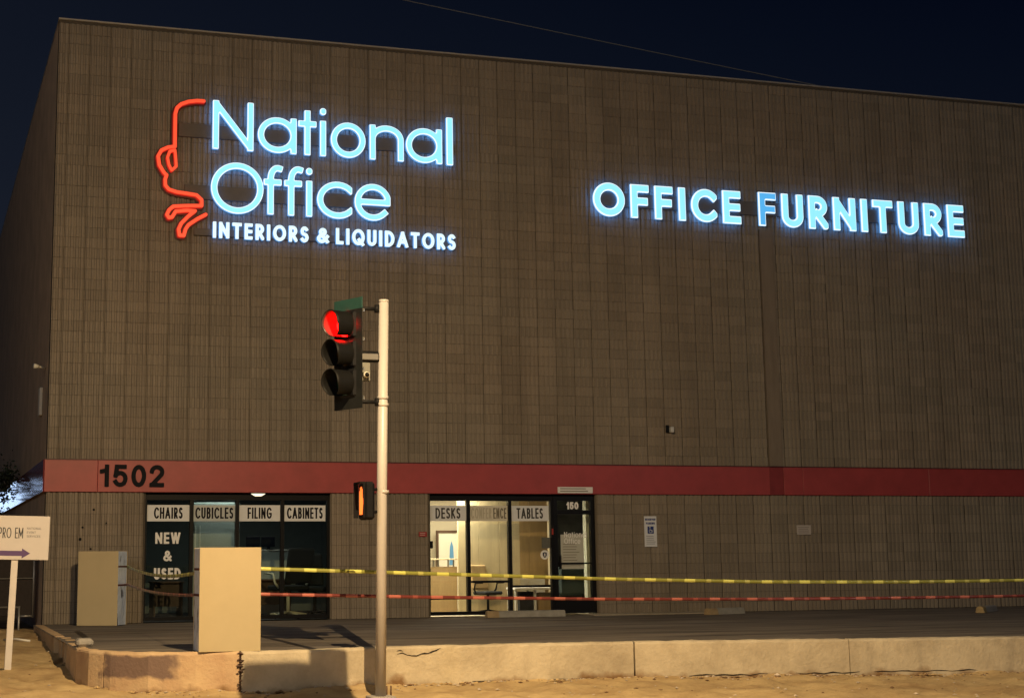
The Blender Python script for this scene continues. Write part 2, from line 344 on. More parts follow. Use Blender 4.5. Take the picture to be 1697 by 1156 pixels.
def concrete_material(name, c0, c1, patch=None):
    m = bpy.data.materials.new(name); nt, b = nodes(m); L = nt.links
    g = nt.nodes.new('ShaderNodeNewGeometry')
    n = nt.nodes.new('ShaderNodeTexNoise'); n.inputs['Scale'].default_value = 1.7; n.inputs['Detail'].default_value = 8; n.inputs['Roughness'].default_value = .66; L.new(g.outputs['Position'], n.inputs['Vector'])
    cr = nt.nodes.new('ShaderNodeValToRGB'); L.new(n.outputs['Fac'], cr.inputs[0])
    cr.color_ramp.elements[0].position = .3; cr.color_ramp.elements[0].color = (*c0, 1)
    cr.color_ramp.elements[1].position = .62; cr.color_ramp.elements[1].color = (*c1, 1)
    out = cr.outputs[0]
    # grime creeping up from the soil, with an uneven edge of its own
    sp = nt.nodes.new('ShaderNodeSeparateXYZ'); L.new(g.outputs['Position'], sp.inputs[0])
    nn = nt.nodes.new('ShaderNodeTexNoise'); nn.inputs['Scale'].default_value = 2.4; nn.inputs['Detail'].default_value = 6; L.new(g.outputs['Position'], nn.inputs['Vector'])
    ad = nt.nodes.new('ShaderNodeMath'); ad.operation = 'MULTIPLY_ADD'; ad.inputs[1].default_value = -.55; L.new(nn.outputs['Fac'], ad.inputs[0]); L.new(sp.outputs['Z'], ad.inputs[2])
    mr = nt.nodes.new('ShaderNodeMapRange'); mr.inputs['From Min'].default_value = -.82; mr.inputs['From Max'].default_value = -.72; mr.inputs['To Min'].default_value = 1; mr.inputs['To Max'].default_value = 0; L.new(ad.outputs[0], mr.inputs['Value'])
    mx = nt.nodes.new('ShaderNodeMix'); mx.data_type = 'RGBA'; L.new(mr.outputs[0], mx.inputs['Factor']); L.new(out, mx.inputs['A']); mx.inputs['B'].default_value = (.22, .13, .06, 1)
    out = mx.outputs['Result']
    if patch:
        x0, x1, z0, z1, col = patch
        dn = nt.nodes.new('ShaderNodeVectorMath'); dn.operation = 'MULTIPLY_ADD'; dn.inputs[1].default_value = (.28, 0, .16)
        n4 = nt.nodes.new('ShaderNodeTexNoise'); n4.inputs['Scale'].default_value = 5; n4.inputs['Detail'].default_value = 5; L.new(g.outputs['Position'], n4.inputs['Vector'])
        L.new(n4.outputs['Color'], dn.inputs[0]); L.new(g.outputs['Position'], dn.inputs[2])
        s2 = nt.nodes.new('ShaderNodeSeparateXYZ'); L.new(dn.outputs[0], s2.inputs[0]); cur = None
        for ax, a, b_, o in (('X', x0, x0 + .04, 0), ('X', x1, x1 - .1, 0), ('Z', z0, z0 + .04, 0), ('Z', z1, z1 - .03, 0)):
            r = nt.nodes.new('ShaderNodeMapRange'); r.inputs['From Min'].default_value = a; r.inputs['From Max'].default_value = b_; L.new(s2.outputs[ax], r.inputs['Value'])
            if cur is None: cur = r.outputs[0]
            else:
                q = nt.nodes.new('ShaderNodeMath'); q.operation = 'MULTIPLY'; L.new(cur, q.inputs[0]); L.new(r.outputs[0], q.inputs[1]); cur = q.outputs[0]
        q = nt.nodes.new('ShaderNodeMath'); q.operation = 'MULTIPLY'; q.inputs[1].default_value = .95; L.new(cur, q.inputs[0])
        m2 = nt.nodes.new('ShaderNodeMix'); m2.data_type = 'RGBA'; L.new(q.outputs[0], m2.inputs['Factor']); L.new(out, m2.inputs['A']); m2.inputs['B'].default_value = (*col, 1); out = m2.outputs['Result']
    L.new(out, b.inputs['Base Color']); b.inputs['Roughness'].default_value = .9; b.inputs['Specular IOR Level'].default_value = .2
    n2 = nt.nodes.new('ShaderNodeTexNoise'); n2.inputs['Scale'].default_value = 22; n2.inputs['Detail'].default_value = 7; L.new(g.outputs['Position'], n2.inputs['Vector'])
    bp = nt.nodes.new('ShaderNodeBump'); bp.inputs['Strength'].default_value = .45; bp.inputs['Distance'].default_value = .025; L.new(n2.outputs['Fac'], bp.inputs['Height']); L.new(bp.outputs[0], b.inputs['Normal'])
    return m
def emis(name, col, s, rough=.4):
    return mat(name, tuple(min(c, .8) * .5 for c in col), rough, emit=col, estr=s)
BLOCK = block_material(); MORTAR = mat('mortar', (.075, .062, .048), .95, var=.2, scale=8)
RED = mat('red_fascia_paint', (.31, .044, .044), .45, var=.14, scale=2.5, bump=.05, bscale=3, spec=.5)
REDGLOSS = mat('red_gloss_paint', (.26, .045, .04), .13, var=.12, scale=3, bump=.06, bscale=5, spec=.9)
REDDARK = mat('darker_red_band', (.21, .026, .028), .5, var=.15, scale=4)
FRAME = mat('black_aluminium', (.007, .007, .008), .4, 0, spec=.15)
GLASS = glass_material('window_glass', (.80, .84, .82))
GLASSR = glass_material('bright_window_glass', (.93, .93, .9))
STRIP = mat('white_vinyl', (.62, .64, .66), .6, var=.04, scale=10)
BLACK = mat('black_paint', (.006, .006, .009), .6, spec=.1)
WHITE = mat('white_print', (.72, .72, .70), .6)
LED = emis('lit_cyan_face', (.29, .82, .98), 1.0)
LEDRIM = emis('lit_white_rim', (.80, .93, 1.0), 1.1)
LEDSIDE = emis('lit_blue_return', (.16, .45, .92), .75)
LEDDIM = emis('dim_blue_face', (.09, .44, .87), .95)
NEON = emis('lit_orange_face', (.93, .082, .032), 1.0)
NEONSIDE = emis('lit_red_return', (.8, .02, .012), .55)
SAND = sand_material(); ASPH = asphalt_material()
KERB = concrete_material('kerb_concrete', (.39, .325, .225), (.58, .50, .355))
KERBL = concrete_material('stained_kerb_concrete', (.45, .30, .18), (.58, .43, .26), (.22, 1.14, -.27, .05, (.17, .118, .10)))
CONC = mat('plain_concrete', (.30, .28, .25), .9, var=.2, scale=5, bump=.4)
CRACK = mat('crack_dark', (.015, .010, .008), .95)
POLE = mat('cream_painted_pole', (.43, .405, .38), .38, .0, var=.08, scale=5, stretch=(1, 1, .2), spec=.5)
SIGB = mat('signal_black', (.007, .007, .008), .55, var=.2, scale=9, spec=.12)
TEAL = mat('teal_plate', (.020, .062, .052), .5, var=.15)
STEEL = mat('galvanised_steel', (.34, .34, .33), .45, .7, var=.15, scale=14)
TAN = mat('tan_laminate', (.455, .375, .225), .6, var=.035, scale=3)
WRAP = None

# ================================================================== ground
def ground_z(x, y):
    base = -.50 - .045 * max(0, -9.8 - y) ** .8 if y < -9.8 else -.50
    if x > 5: base += .006 * (x - 5)
    if y > -9.6 and x < .2:
        f = min(1, (y + 9.6) / 8.5); base = -.50 + .37 * f ** .8
    elif x < -.2:
        base += .10 * min(1, (-.2 - x) / 2) * max(0, min(1, (y + 11.5) / 2))
    return base
from mathutils import noise as mnoise
def lumps(x, y):
    return (.05 * mnoise.fractal(Vector((x * 1.6, y * 1.6, 0)), 1.0, 2.1, 6) +.018 * math.sin(3.1 * x + 1.7 * math.sin(2.3 * y)) * math.sin(2.7 * y + 1.3 * math.sin(1.9 * x)) +
            .010 * math.sin(8.3 * x + 2 * math.sin(5 * y)) * math.sin(7.1 * y + 1.1) + .006 * math.sin(19 * x + 3 * math.sin(13 * y)) * math.sin(17 * y + .4))
xs = sorted(set([-400, -150, -60, -30, -16, -10, -7] + [round(-5 + .065 * i, 3) for i in range(int(21 / .065))] + [17, 19, 22, 26, 32, 45, 80, 180, 400]))
ys = sorted(set([-400, -150, -70, -45, -34, -28, -24, -21, -19, -17] + [round(-16 + .065 * i, 3) for i in range(int(16.5 / .065))] + [1.5, 3, 6, 10, 20, 45, 120, 400]))
gv = []
for y in ys:
    for x in xs:
        inside = -5.1 < x < 16.1 and -16.1 < y < .6
        z = ground_z(max(-6, min(17, x)), max(-17, min(.5, y)))
        gv.append((x, y, z + (lumps(x, y) if inside else 0)))
nx_ = len(xs); gf = [(j * nx_ + i, j * nx_ + i + 1, (j + 1) * nx_ + i + 1, (j + 1) * nx_ + i) for j in range(len(ys) - 1) for i in range(nx_ - 1)]
b = MB(); b.add(gv, gf, 0, True); tag(b.build('ground', SAND), kind='structure')
# loose stones and clods: too many to count
st = MB()
def pebble(mb, x, y, z, r, mi=0):
    vs = []; ph = random.random() * 6
    for (a, c, e) in ((0, 0, 1), (1, 0, .1), (.31, .95, .1), (-.81, .59, .1), (-.81, -.59, .1), (.31, -.95, .1), (0, 0, -1)):
        q = r * random.uniform(.7, 1.25); ca, sa = math.cos(ph), math.sin(ph)
        vs.append((x + (a * ca - c * sa) * q * 1.2, y + (a * sa + c * ca) * q, z + e * q * .6))
    fs = [(0, i, i % 5 + 1) for i in range(1, 6)] + [(6, i % 5 + 1, i) for i in range(1, 6)]
    mb.add(vs, fs, mi)
KY = [(-.17, -8.35), (-.06, -8.85), (.18, -9.25), (.62, -9.62), (1.2, -9.84), (1.77, -9.93), (2.5, -9.95), (3.1, -9.85), (3.95, -9.66), (5.5, -9.72), (7.35, -9.84), (8.9, -10.18), (10.37, -10.5), (12.9, -11.0), (15.5, -11.45), (19, -12.0)]
def kerb_y(x):
    for (a, c), (d, e) in zip(KY, KY[1:]):
        if a <= x <= d: return c + (e - c) * (x - a) / (d - a)
    return KY[0][1] if x < 0 else KY[-1][1]
for i in range(1100):
    x = random.uniform(-3.5, 15); ky = kerb_y(max(x, -.17)) if x > -.1 else -6
    y = ky - abs(random.gauss(0, .16)) - .02 if random.random() < .45 else random.uniform(-15, ky - .03)
    if x < -.2: y = random.uniform(-15, -1)
    r = random.choice([.008, .010, .013, .016, .02, .028])
    pebble(st, x, y, ground_z(x, y) + lumps(x, y) + r * .2, r, random.choice([0, 0, 1, 2]))
# crumbled edge of soil at the foot of the kerb
for i in range(420):
    x = random.uniform(0, 15); y = kerb_y(x) - random.uniform(.0, .07); r = random.uniform(.012, .04)
    pebble(st, x, y, ground_z(x, y) - .005, r, random.choice([1, 1, 2]))
tag(st.build('gravel', [mat('pale_stone', (.50, .42, .33), .9, var=.2), SAND, mat('brown_clod', (.19, .115, .06), .95, var=.2)]), 'scattered pebbles and clods lying on the sandy ground', 'gravel', kind='stuff')
b = MB(); pebble(b, 9.25, kerb_y(9.25) - .16, ground_z(9.25, -10.4) + .03, .05); tag(b.build('stone', mat('white_stone', (.66, .56, .45), .9)), 'small pale stone on sand at the foot of the right kerb', 'stone')

# parking lot slab between kerb and wall
lot = MB(); top = [(x, y + .17) for x, y in KY]; n = len(top)
vs = [(x, y, -.006 - .0) for x, y in top] + [(x, .02, -.006) for x, y in top]
lot.add([(x + .0, max(y, -8.3) if i == 0 else y, z) for i, (x, y, z) in enumerate(vs)], [(i, i + 1, i + 1 + n, i + n) for i in range(n - 1)])
lot.add([(19, -11.83, -.006), (40, -15, -.006), (40, .02, -.006), (19, .02, -.006)], [(0, 1, 2, 3)])
tag(lot.build('parking_lot', ASPH), kind='structure')
# concrete apron at the shopfront
b = MB(); b.bbox(10.75, 13.6, -.75, -.03, -.004, .022, .008); tag(b.build('pavement', mat('pale_apron', (.33, .29, .22), .9, var=.15, scale=4, bump=.3)), kind='structure')
# tyre marks and old cracks in the lot
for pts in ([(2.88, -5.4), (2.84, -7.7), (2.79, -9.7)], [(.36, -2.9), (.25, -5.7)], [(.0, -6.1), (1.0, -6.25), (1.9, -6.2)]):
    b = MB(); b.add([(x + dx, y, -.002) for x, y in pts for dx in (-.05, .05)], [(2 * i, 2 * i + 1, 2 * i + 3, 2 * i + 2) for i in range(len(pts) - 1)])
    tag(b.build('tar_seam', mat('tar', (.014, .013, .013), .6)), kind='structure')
# ------------------------------------------------------------------ retaining kerb
kerb = empty('retaining_kerb', (3.9, -9.7, -.5), 'long low tan concrete retaining kerb holding up the parking lot', 'kerb')
def kerb_seg(pts, m, name='kerb_segment', inv=None, gap=.012, zt=0.0, seed=0):
    b = MB(); prof = [(0, -.95), (0, -.035), (.010, -.012), (.035, 0), (.165, 0), (.165, -.3)]
    # resample
    P = []
    for (a, c), (d, e) in zip(pts, pts[1:]):
        k = max(1, int(math.dist((a, c), (d, e)) / .12))
        P += [(a + (d - a) * i / k, c + (e - c) * i / k) for i in range(k)]
    P.append(pts[-1]); rnd = random.Random(seed); vs = []
    for i, (x, y) in enumerate(P):
        q0 = P[max(0, i - 1)]; q1 = P[min(len(P) - 1, i + 1)]; d = Vector((q1[0] - q0[0], q1[1] - q0[1])).normalized(); nrm = Vector((-d.y, d.x))
        for (o, z) in prof:
            j = rnd.gauss(0, .0035) if z > -.5 else 0
            vs.append((x + nrm.x * (o + j), y + nrm.y * (o + j), z + (zt if z > -.2 else 0) + (rnd.gauss(0, .003) if z > -.1 else 0)))
    m_ = len(prof); fs = [(i * m_ + k, (i + 1) * m_ + k, (i + 1) * m_ + k + 1, i * m_ + k + 1) for i in range(len(P) - 1) for k in range(m_ - 1)]
    fs += [tuple(range(m_))[::-1], tuple(range((len(P) - 1) * m_, len(P) * m_))]
    b.add(vs, fs); o = b.build(name, m); o.parent = kerb; o.matrix_parent_inverse = Matrix.Translation(-kerb.location)
    return o
def kparent(o): o.parent = kerb; o.matrix_parent_inverse = Matrix.Translation(-kerb.location); return o
def sub(a, c): # slice of kerb line between two x
    return [(a, kerb_y(a))] + [p for p in KY if a + .02 < p[0] < c - .02] + [(c, kerb_y(c))]
kerb_seg([(-.17, -6.75), (-.17, -7.35)], KERBL, seed=1)
kerb_seg([(-.17, -7.37), (-.17, -8.35)] + sub(-.06, .1), KERBL, seed=2)
kerb_seg(sub(.113, 1.745), KERBL, seed=3)
kerb_seg(sub(1.775, 3.62), KERB, seed=4)
kerb_seg(sub(3.63, 7.34), KERB, seed=5)
kerb_seg(sub(7.365, 10.36), KERB, seed=6)
kerb_seg(sub(10.372, 13.2), KERB, seed=7)
kerb_seg(sub(13.21, 19), KERB, seed=8)
kerb_seg([(-.15, -.05), (-.17, -4.75)], KERBL, seed=9)
for y in (-5.15, -5.85): kerb_seg([(-.12, y + .16), (-.12, y - .16)], KERBL, 'kerb_fin', seed=int(-y * 9))
# broken joint at the left, filled with rubble
b = MB()
for i in range(60):
    z = -.5 * random.random(); pebble(b, 1.76 + random.gauss(0, .018), kerb_y(1.76) - .004 + random.random() * .03, z, random.uniform(.012, .03))
kparent(b.build('joint_rubble', mat('joint_dirt', (.09, .055, .04), .95, var=.3)))
def crack(pts, wd):
    b = MB(); vs = []; 
    for i, (x, z) in enumerate(pts):
        h = wd * random.uniform(.35, 1) * (0.25 if i in (0, len(pts) - 1) else 1)
        vs += [(x, kerb_y(x) - .006, z - h), (x, kerb_y(x) - .006, z + h)]
    b.add(vs, [(2 * i, 2 * i + 2, 2 * i + 3, 2 * i + 1) for i in range(len(pts) - 1)]); kparent(b.build('crack', CRACK))
crack([(3.95, -.10), (4.02, -.085), (4.09, -.115), (4.16, -.125), (4.22, -.128), (4.28, -.105), (4.33, -.098), (4.38, -.10), (4.43, -.082), (4.50, -.06), (4.56, -.03)], .011)
crack([(3.94, -.06), (3.99, -.05), (4.03, -.062)], .01)
crack([(.20, -.05), (.205, -.15), (.20, -.22), (.212, -.30), (.20, -.42)], .007)
for a, c in ((6.0, 7.0), (8.1, 9.2), (9.6, 10.5), (10.7, 12.2), (5.0, 5.5)):
    k = int((c - a) / .12); crack([(a + (c - a) * i / k, ground_z(a, -10) + .022 + random.uniform(-.012, .014)) for i in range(k + 1)], .009)
b = MB(); b.bbox(-.13, .10, -7.95, -7.62, 0, .11, .035); o = b.build('concrete_chunk', CONC); o.rotation_euler.z = 0; tag(o, 'broken lump of concrete left on top of the kerb corner', 'rubble')

# ================================================================== building
bld = empty('office_building', (0, 0, 0), 'big windowless brown fluted block building with red band over shopfronts', 'building')
BW, BH = .4064, .2032; ZR = 11.667; XE = 26.0
WIN = [(1.85, 5.50), (7.53, 11.17)]
core = MB()
def wall_box(x0, x1, z0, z1): core.box(x0, x1, .022, .30, z0, z1)
wall_box(.004, 1.85, -.3, 2.44); wall_box(5.50, 7.53, -.3, 2.44); wall_box(11.17, XE, -.3, 2.44); wall_box(.004, XE, 2.442, ZR - .02)
core.build('wall_core', MORTAR, bld)
def block_mesh(wd, ribs, h=BH - .0048):
    """front of a fluted block: x 0..wd, z 0..h, ribs proud of y=0"""
    p = wd / ribs; prof = [(0.0015, .008)]
    for i in range(ribs):
        x = i * p
        prof += [(x + .16 * p, .004), (x + .29 * p, -.024), (x + .71 * p, -.024), (x + .84 * p, .004)]
    prof.append((wd - .0015, .008)); n = len(prof); c = .004
    vs = [(x, y, 0) for x, y in prof] + [(x, y, h) for x, y in prof]
    fs = [(i, i + 1, i + 1 + n, i + n) for i in range(n - 1)] + [tuple(range(n))[::-1] + (), tuple(range(n, 2 * n))]
    return vs, fs
full = block_mesh(BW - .009, 4); half = block_mesh(BW / 2 - .009, 2)
def mk(vf):
    me = bpy.data.meshes.new('block'); me.from_pydata(vf[0], [], vf[1]); me.materials.append(BLOCK); me.update(); return me
meF, meH = mk(full), mk(half)
cand = []
ncol = int(XE / BW)
for c in range(-1, ncol):
    x0 = .2032 + c * BW if c >= 0 else 0.0; wd = BW if c >= 0 else BW / 2
    for r in range(0, 58):
        z0 = r * BH
        if r < 12 and any(x0 + wd > a + .02 and x0 < e - .02 for a, e in WIN):
            # pieces beside the openings
            for a, e in WIN:
                if x0 < a - .05 and x0 + wd > a: cand.append((x0, z0, a - x0 - .004, c, r))
                if x0 < e and x0 + wd > e + .05: cand.append((e + .004, z0, x0 + wd - e - .004, c, r))
            continue
        if 12 <= r < 15: continue
        if z0 + BH > ZR - .02: continue
        cand.append((x0, z0, wd, c, r))
hidden = lambda x, z: (12.2 < x < 12.5 and 1.4 < z < 1.9)
def dist(q): return (Vector((q[0] + q[2] / 2, 0, q[1] + .1)) - CAMLOC).length / (q[2] / BW) ** .5
cand.sort(key=dist)
field = MB(); cnt = 0
for (x, z, wd, c, r) in cand:
    fullw = abs(wd - BW) < .01; halfw = abs(wd - BW / 2) < .01
    jy = random.gauss(0, .0035); jx = random.uniform(-.001, .001)
    if cnt < 300 and (fullw or halfw):
        o = bpy.data.objects.new('block', meF if fullw else meH); C.objects.link(o); o.parent = bld; o.location = (x + .0045 + jx, jy, z + .0024); cnt += 1
    else:
        vs, fs = full if fullw else (half if halfw else block_mesh(wd, max(1, round(wd / .1016))))
        field.add([(vx + x + .0045 + jx, vy + jy, vz + z + .0024) for vx, vy, vz in vs], fs)
o = field.build('block_field', BLOCK, bld); o['kind'] = 'stuff'
# side wall, rear, roof, coping
SIDEM = mat('side_wall_paint', (.50, .38, .27), .8, var=.2, scale=1.2, bump=.3, bscale=30)
b = MB(); b.box(.0, .30, .305, 60, -.3, ZR - .02); b.build('side_wall', SIDEM, bld)
b = MB(); b.box(.31, XE, .31, 60, ZR - .4, ZR - .1); b.build('roof', mat('roof_felt', (.05, .05, .05), .9, var=.2), bld)
b = MB(); b.box(XE - .3, XE - .01, .31, 60, -.3, ZR - .41); b.box(.31, XE - .31, 59.6, 59.9, -.3, ZR - .41); b.build('rear_wall', SIDEM, bld)
b = MB(); b.box(-.012, XE, -.036, .34, ZR - .019, ZR + .012); b.box(-.012, .34, .341, 60, ZR - .019, ZR + .012); b.build('coping', mat('coping_metal', (.36, .33, .29), .5, .3, var=.1), bld)
# vertical strip below the sign, in the wall's line
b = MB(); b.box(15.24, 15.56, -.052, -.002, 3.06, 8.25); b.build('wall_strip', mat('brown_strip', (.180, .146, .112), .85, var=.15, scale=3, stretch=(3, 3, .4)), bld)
# red fascia
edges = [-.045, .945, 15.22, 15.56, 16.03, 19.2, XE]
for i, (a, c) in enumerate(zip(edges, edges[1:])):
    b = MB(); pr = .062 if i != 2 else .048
    b.bbox(a + .002, c - .002, -pr, .0, 2.440, 3.052, .006); b.build('fascia_panel', REDDARK if i == 2 else RED, bld)  # third panel is a darker red and less proud
b = MB(); b.bbox(-.06, -.004, .006, 58, 2.440, 3.052, .006); o = b.build('fascia_panel', REDGLOSS, bld); o['label'] = 'glossy red band on the side wall'
b = MB(); b.box(-.05, XE, -.072, -.064, 3.035, 3.056); b.build('fascia_trim', mat('trim_dark', (.06, .012, .012), .5), bld)

# ------------------------------------------------------------------ shopfronts
ZH = 2.43
SETB = .14
def shopfront(name, bays, frame_x, rails, mglass, label):
    t = bpy.data.objects.new(name, None); C.objects.link(t); t.parent = bld; t['label'] = label
    f = MB(); x0, x1 = frame_x; fw_ = .045
    y0, y1 = SETB - .06, SETB + .05
    f.box(x0 + .003, x0 + .05, y0, y1, .03, ZH); f.box(x1 - .05, x1 - .003, y0, y1, .03, ZH)
    f.box(x0 + .051, x1 - .051, y0, y1, 2.30, ZH); f.box(x0 + .051, x1 - .051, y0, y1, .03, .10)
    f.build('frame', FRAME, t)
    for (a, c) in zip(bays, bays[1:]):
        if c < x1 - .1:
            m = MB(); m.box(c - .035, c + .035, y0 + .003, y1, .101, 2.299); m.build('mullion', FRAME, t)
    for (a, c), rz in zip(zip(bays, bays[1:]), rails):
        if rz:
            m = MB(); m.box(a + .04, c - .04, y0 + .01, y1 - .03, rz, rz + .045); m.build('transom', FRAME, t)
        m = MB(); m.box(a + .02, c - .02, SETB, SETB + .006, .1, 2.30); m.build('pane', mglass, t)
    return t
W1 = shopfront('storefront_window', [1.87, 2.765, 3.655, 4.55, 5.48], WIN[0], [0, 0, 0, 0], GLASS, 'dark four bay shopfront window on the left')
W2 = shopfront('storefront_window', [7.55, 8.40, 9.295, 10.20], (7.53, 10.24), [.34, .66, .56], GLASSR, 'brightly lit shopfront window beside the door')
def strip(t, a, c, word, wd, tcol=None, m=STRIP, h=.215, z=1.895):
    b = MB(); b.box(a, c, SETB - .008, SETB - .003, z, z + .31)
    text(b, word, (a + c) / 2, z + .05, SETB - .0085, h, .032, width=wd, gap=.20, depth=.002, mi=1, align='c', res=44)
    return b.build('sign_strip', [m, tcol or BLACK], t)
strip(W1, 1.915, 2.725, 'CHAIRS', .55); strip(W1, 2.805, 3.615, 'CUBICLES', .74, m=mat('translucent_vinyl', (.42, .45, .45), .6))
strip(W1, 3.695, 4.51, 'FILING', .48); strip(W1, 4.59, 5.425, 'CABINETS', .72)
for wd_, z_, h_, t_, w_ in (('NEW', 1.47, .215, .042, .48), ('&', 1.14, .20, .040, .16), ('USED', .80, .215, .044, .51)):
    b = MB(); text(b, wd_, 2.32, z_, SETB - .003, h_, t_, width=w_, gap=.2, depth=.002, align='c', res=40); b.build('lettering', WHITE, W1)
GREYT = mat('faded_print', (.16, .14, .10), .7); PALET = mat('washed_print', (.42, .39, .30), .7); VTR = mat('thin_vinyl', (.58, .55, .45), .6, var=.06)
BLKT = mat('dark_print', (.035, .033, .03), .6)
strip(W2, 7.585, 8.365, 'DESKS', .53, BLKT)
b = MB(); b.box(8.435, 9.26, SETB - .008, SETB - .003, 1.895, 2.205)
text(b, 'CONFER', 8.47, 1.945, SETB - .0085, .215, .024, width=.44, gap=.22, depth=.002, mi=1, res=40)
text(b, 'ENCE', 8.95, 1.945, SETB - .0085, .215, .026, width=.285, gap=.22, depth=.002, mi=2, res=40)
b.build('sign_strip', [VTR, PALET, GREYT], W2)
strip(W2, 9.33, 10.165, 'TABLES', .58, BLKT)
# door
door = bpy.data.objects.new('entrance_door', None); C.objects.link(door); door.parent = bld; door['label'] = 'black framed glass entrance door'
b = MB(); y0, y1 = SETB - .07, SETB + .05
b.box(10.243, 10.33, y0, y1, .03, ZH); b.box(11.08, 11.167, y0, y1, .03, ZH); b.box(10.331, 11.079, y0, y1, 2.31, ZH); b.box(10.331, 11.079, y0, y1, 2.03, 2.115); b.box(10.331, 11.079, y0, y1, .03, .30)
b.build('frame', FRAME, door)
b = MB(); b.box(10.331, 11.079, SETB, SETB + .006, .301, 2.029); b.box(10.331, 11.079, SETB, SETB + .006, 2.116, 2.309); b.build('pane', GLASS, door)
b = MB(); b.box(10.331, 11.079, SETB - .045, SETB - .02, 1.02, 1.05); b.box(10.35, 10.39, SETB - .1, SETB - .046, .92, 1.2); b.build('push_bar', FRAME, door)
b = MB(); text(b, '150', 10.70, 2.135, SETB - .004, .15, .035, width=.27, gap=.12, depth=.002, align='c', res=26); b.build('door_number', mat('white_vinyl_number', (.75, .75, .75), .6), door)
b = MB(); text(b, 'National', 10.50, 1.56, SETB - .004, .115, .014, width=.5, gap=.16, depth=.002, res=26); text(b, 'Office', 10.50, 1.43, SETB - .004, .115, .014, width=.36, gap=.16, depth=.002, res=26); b.build('door_lettering', WHITE, door)
# recessed doorway soffits
b = MB(); b.box(WIN[0][0], WIN[0][1], .03, .29, 2.432, 2.439); b.box(WIN[1][0], WIN[1][1], .03, .29, 2.432, 2.439); b.build('soffit', FRAME, bld)
for a in (1.85, 5.50, 7.53, 11.17):
    b = MB(); b.box(a - .0015, a + .0015, -.03, .3, .0, 2.43); b.build('reveal', mat('reveal_paint', (.20, .165, .12), .8), bld)
# ------------------------------------------------------------------ rooms behind the glass
def room(x0, x1, d, wall, floor, ceil, wallcol_right=None):
    b = MB(); y0 = .305
    b.box(x0 - .1, x1 + .1, y0, y0 + d, -.1, .0, 1); b.box(x0 - .1, x1 + .1, y0, y0 + d, 2.75, 2.85, 2)
    b.box(x0 - .1, x0 - .02, y0, y0 + d, .0, 2.75); b.box(x1 + .02, x1 + .1, y0, y0 + d, .0, 2.75); b.box(x0 - .1, x1 + .1, y0 + d, y0 + d + .1, -.1, 2.85)
    return b.build('showroom', [wall, floor, ceil], bld)
room(1.6, 6.6, 5.0, mat('grey_green_wall', (.16, .18, .155), .9, var=.1), mat('dark_carpet', (.03, .03, .03), .95), mat('dark_ceiling', (.09, .09, .085), .9))
room(7.2, 11.6, 4.2, mat('warm_wall', (.50, .43, .29), .85, var=.06, scale=2), mat('beige_floor', (.30, .25, .16), .6), mat('pale_ceiling', (.5, .47, .4), .9))

exec('') if False else None
# ================================================================== furniture seen through the glass
WOOD = mat('oak_veneer', (.36, .25, .115), .5, var=.16, scale=3, stretch=(2.5, 2.5, .35)); PALEW = mat('pale_veneer', (.52, .43, .25), .55, var=.12, scale=3, stretch=(3, 3, .3))
DKBR = mat('brown_laminate', (.10, .055, .03), .5, var=.15); CHAR = mat('charcoal_fabric', (.018, .019, .018), .85); CREAM = mat('cream_paint', (.78, .72, .55), .6)
GREYF = mat('grey_partition_fabric', (.40, .43, .40), .9, var=.06, scale=20); WHT = mat('white_laminate', (.68, .66, .58), .5)
def office_chair(loc, rz, label, group, back=CHAR, arms=None, s=1.0):
    t = empty('office_chair', loc, label, 'office chair', group, rz)
    b = MB(); b.bbox(-.25 * s, .25 * s, -.24 * s, .24 * s, .44 * s, .52 * s, .025); b.build('seat', CHAR, t)
    b = MB(); b.X = Matrix.Translation((0, .24 * s, .56 * s)) @ Matrix.Rotation(R(-12), 4, 'X'); b.bbox(-.24 * s, .24 * s, 0, .07 * s, 0, .56 * s, .03); b.build('backrest', back, t)
    for sx in (-1, 1):
        b = MB(); b.tube([(sx * .25 * s, .12 * s, .48 * s), (sx * .31 * s, .1 * s, .56 * s), (sx * .31 * s, .05 * s, .70 * s), (sx * .30 * s, -.2 * s, .71 * s)], .02 * s, 6); b.build('armrest', arms or FRAME, t)
    b = MB(); b.tube([(0, 0, .08 * s), (0, 0, .44 * s)], .03 * s, 8)
    for k in range(5):
        a = 2 * math.pi * k / 5 + .3; b.tube([(0, 0, .1 * s), (math.cos(a) * .3 * s, math.sin(a) * .3 * s, .06 * s)], .022 * s, 5)
    b.build('base', arms or FRAME, t)
    for k in range(5):
        a = 2 * math.pi * k / 5 + .3; b = MB(); b.tube([(math.cos(a) * .3 * s - .02, math.sin(a) * .3 * s, .03 * s), (math.cos(a) * .3 * s + .02, math.sin(a) * .3 * s, .03 * s)], .03 * s, 8); b.build('castor', FRAME, t)
    return t
def desk(loc, w_, d, h, m, label, cat='desk', rz=0, legs=True, modesty=True):
    t = empty('desk', loc, label, cat, None, rz)
    b = MB(); b.bbox(0, w_, 0, d, h - .035, h, .006); b.build('desktop', m, t)
    for x in (0.02, w_ - .05):
        b = MB(); b.box(x, x + .03, .03, d - .03, 0, h - .036); b.build('side_panel', m, t)
    if modesty:
        b = MB(); b.box(.051, w_ - .051, .08, .1, .25, h - .036); b.build('modesty_panel', m, t)
    return t
